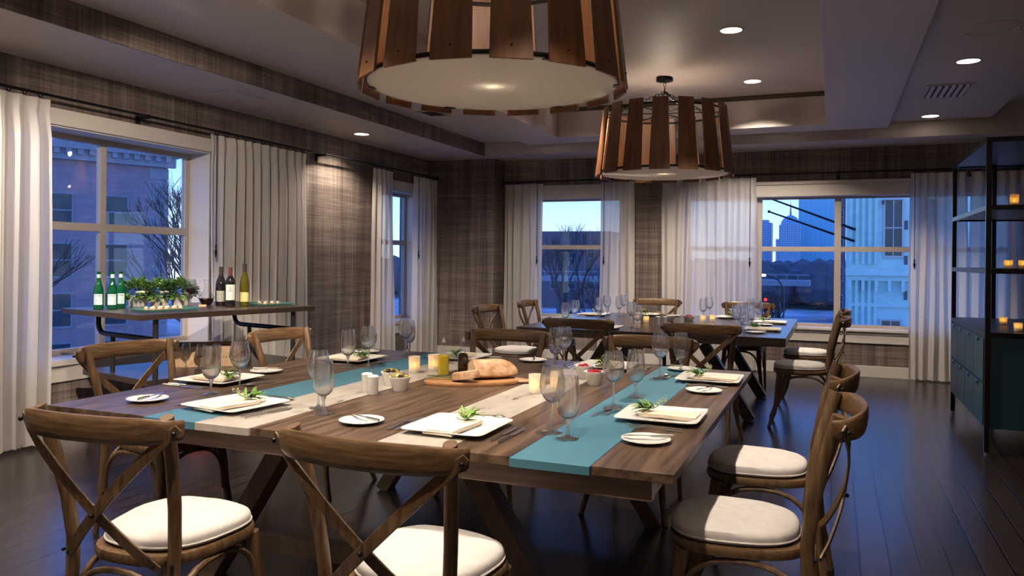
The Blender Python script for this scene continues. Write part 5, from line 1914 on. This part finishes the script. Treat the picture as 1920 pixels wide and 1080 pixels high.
# street bridge, lamps, cars
t = thing('road_bridge', 'long low road bridge crossing the park outside the far window', 'bridge', (-7.0, 78, GZ), 0)
MB().box(-22, 5, 0, 5, 4.15, 4.65).build('deck', 'stone_trim', t)
b = MB()
for k in range(28):
    b.box(-22 + k * 0.96, -21.94 + k * 0.96, 0, 0.1, 4.65, 5.15)
b.box(-22, 5, 0, 0.1, 5.15, 5.25)
b.build('railing', 'stone_trim', t)
for k in range(5):
    MB().box(-20 + 5.5 * k, -19.7 + 5.5 * k, 1, 4, 0, 4.149).build('pier', 'dark_brick', t)
o = MB().box(-40, 6, 55, 63, GZ + 0.001, GZ + 0.03).build('road', 'asphalt')
o['kind'] = 'structure'
for i, (x, y, c_) in enumerate(((-5.2, 56, 1), (-3.0, 56.5, 1), (-1.0, 56, 0), (-3.4, 66, 1), (-6.4, 66, 0), (-19.6, 56, 0), (-16.4, 57, 0))):
    t = thing('car', 'small car on the snowy street outside %s' % ('the large far window' if i < 5 else 'the small far window'), 'car', (x, y, GZ + 0.03), 0, 'cars on the street outside %s' % ('the large far window' if i < 5 else 'the small far window'))
    b = MB()
    b.rings([[(-0.85, yy, z) for yy, z in ((0, 0.3), (4.2, 0.3), (4.2, 0.8), (3.2, 0.95), (2.6, 1.4), (0.8, 1.4), (0.2, 0.95), (0, 0.9))],
             [(0.85, yy, z) for yy, z in ((0, 0.3), (4.2, 0.3), (4.2, 0.8), (3.2, 0.95), (2.6, 1.4), (0.8, 1.4), (0.2, 0.95), (0, 0.9))]])
    b.build('car_body', 'car_paint', t, bevel=0.05)
    for sx in (-1, 1):
        MB().ball((0.62 * sx, -0.03, 0.75), 0.10, 8, 6).build('tail_lamp' if c_ else 'headlamp', 'tail_lamp_glow' if c_ else 'street_lamp_glow', t)
        for yy in (0.8, 3.4):
            MB().tube([(0.7 * sx, yy, 0.32), (0.86 * sx, yy, 0.32)], 0.32, 14).build('wheel', 'black_metal', t)
t = thing('street_lamp', 'curved street lamp with two arms beyond the lower left pane of the far window', 'street lamp', (-2.5, 46, GZ), 0)
MB().tube([(0, 0, 0), (0, 0, 4.9), (-0.3, 0, 5.4), (-1.0, 0, 5.65)], 0.05, 6).build('pole', 'grey_steel', t, smooth=True)
MB().ball((-1.1, 0, 5.63), 0.10, 8, 6, (2, 1, 0.7)).build('lamp_head', 'street_lamp_glow', t, smooth=True)
t = thing('traffic_light', 'red traffic light far off outside the large far window', 'traffic light', (-3.75, 50, GZ), 0)
MB().tube([(0, 0, 0), (0, 0, 4.0)], 0.05, 6).build('pole', 'black_metal', t)
MB().box(-0.15, 0.15, -0.1, 0.1, 3.6, 4.3).build('signal_box', 'black_metal', t)
MB().ball((0, -0.12, 4.1), 0.10, 8, 6).build('red_light', 'tail_lamp_glow', t)
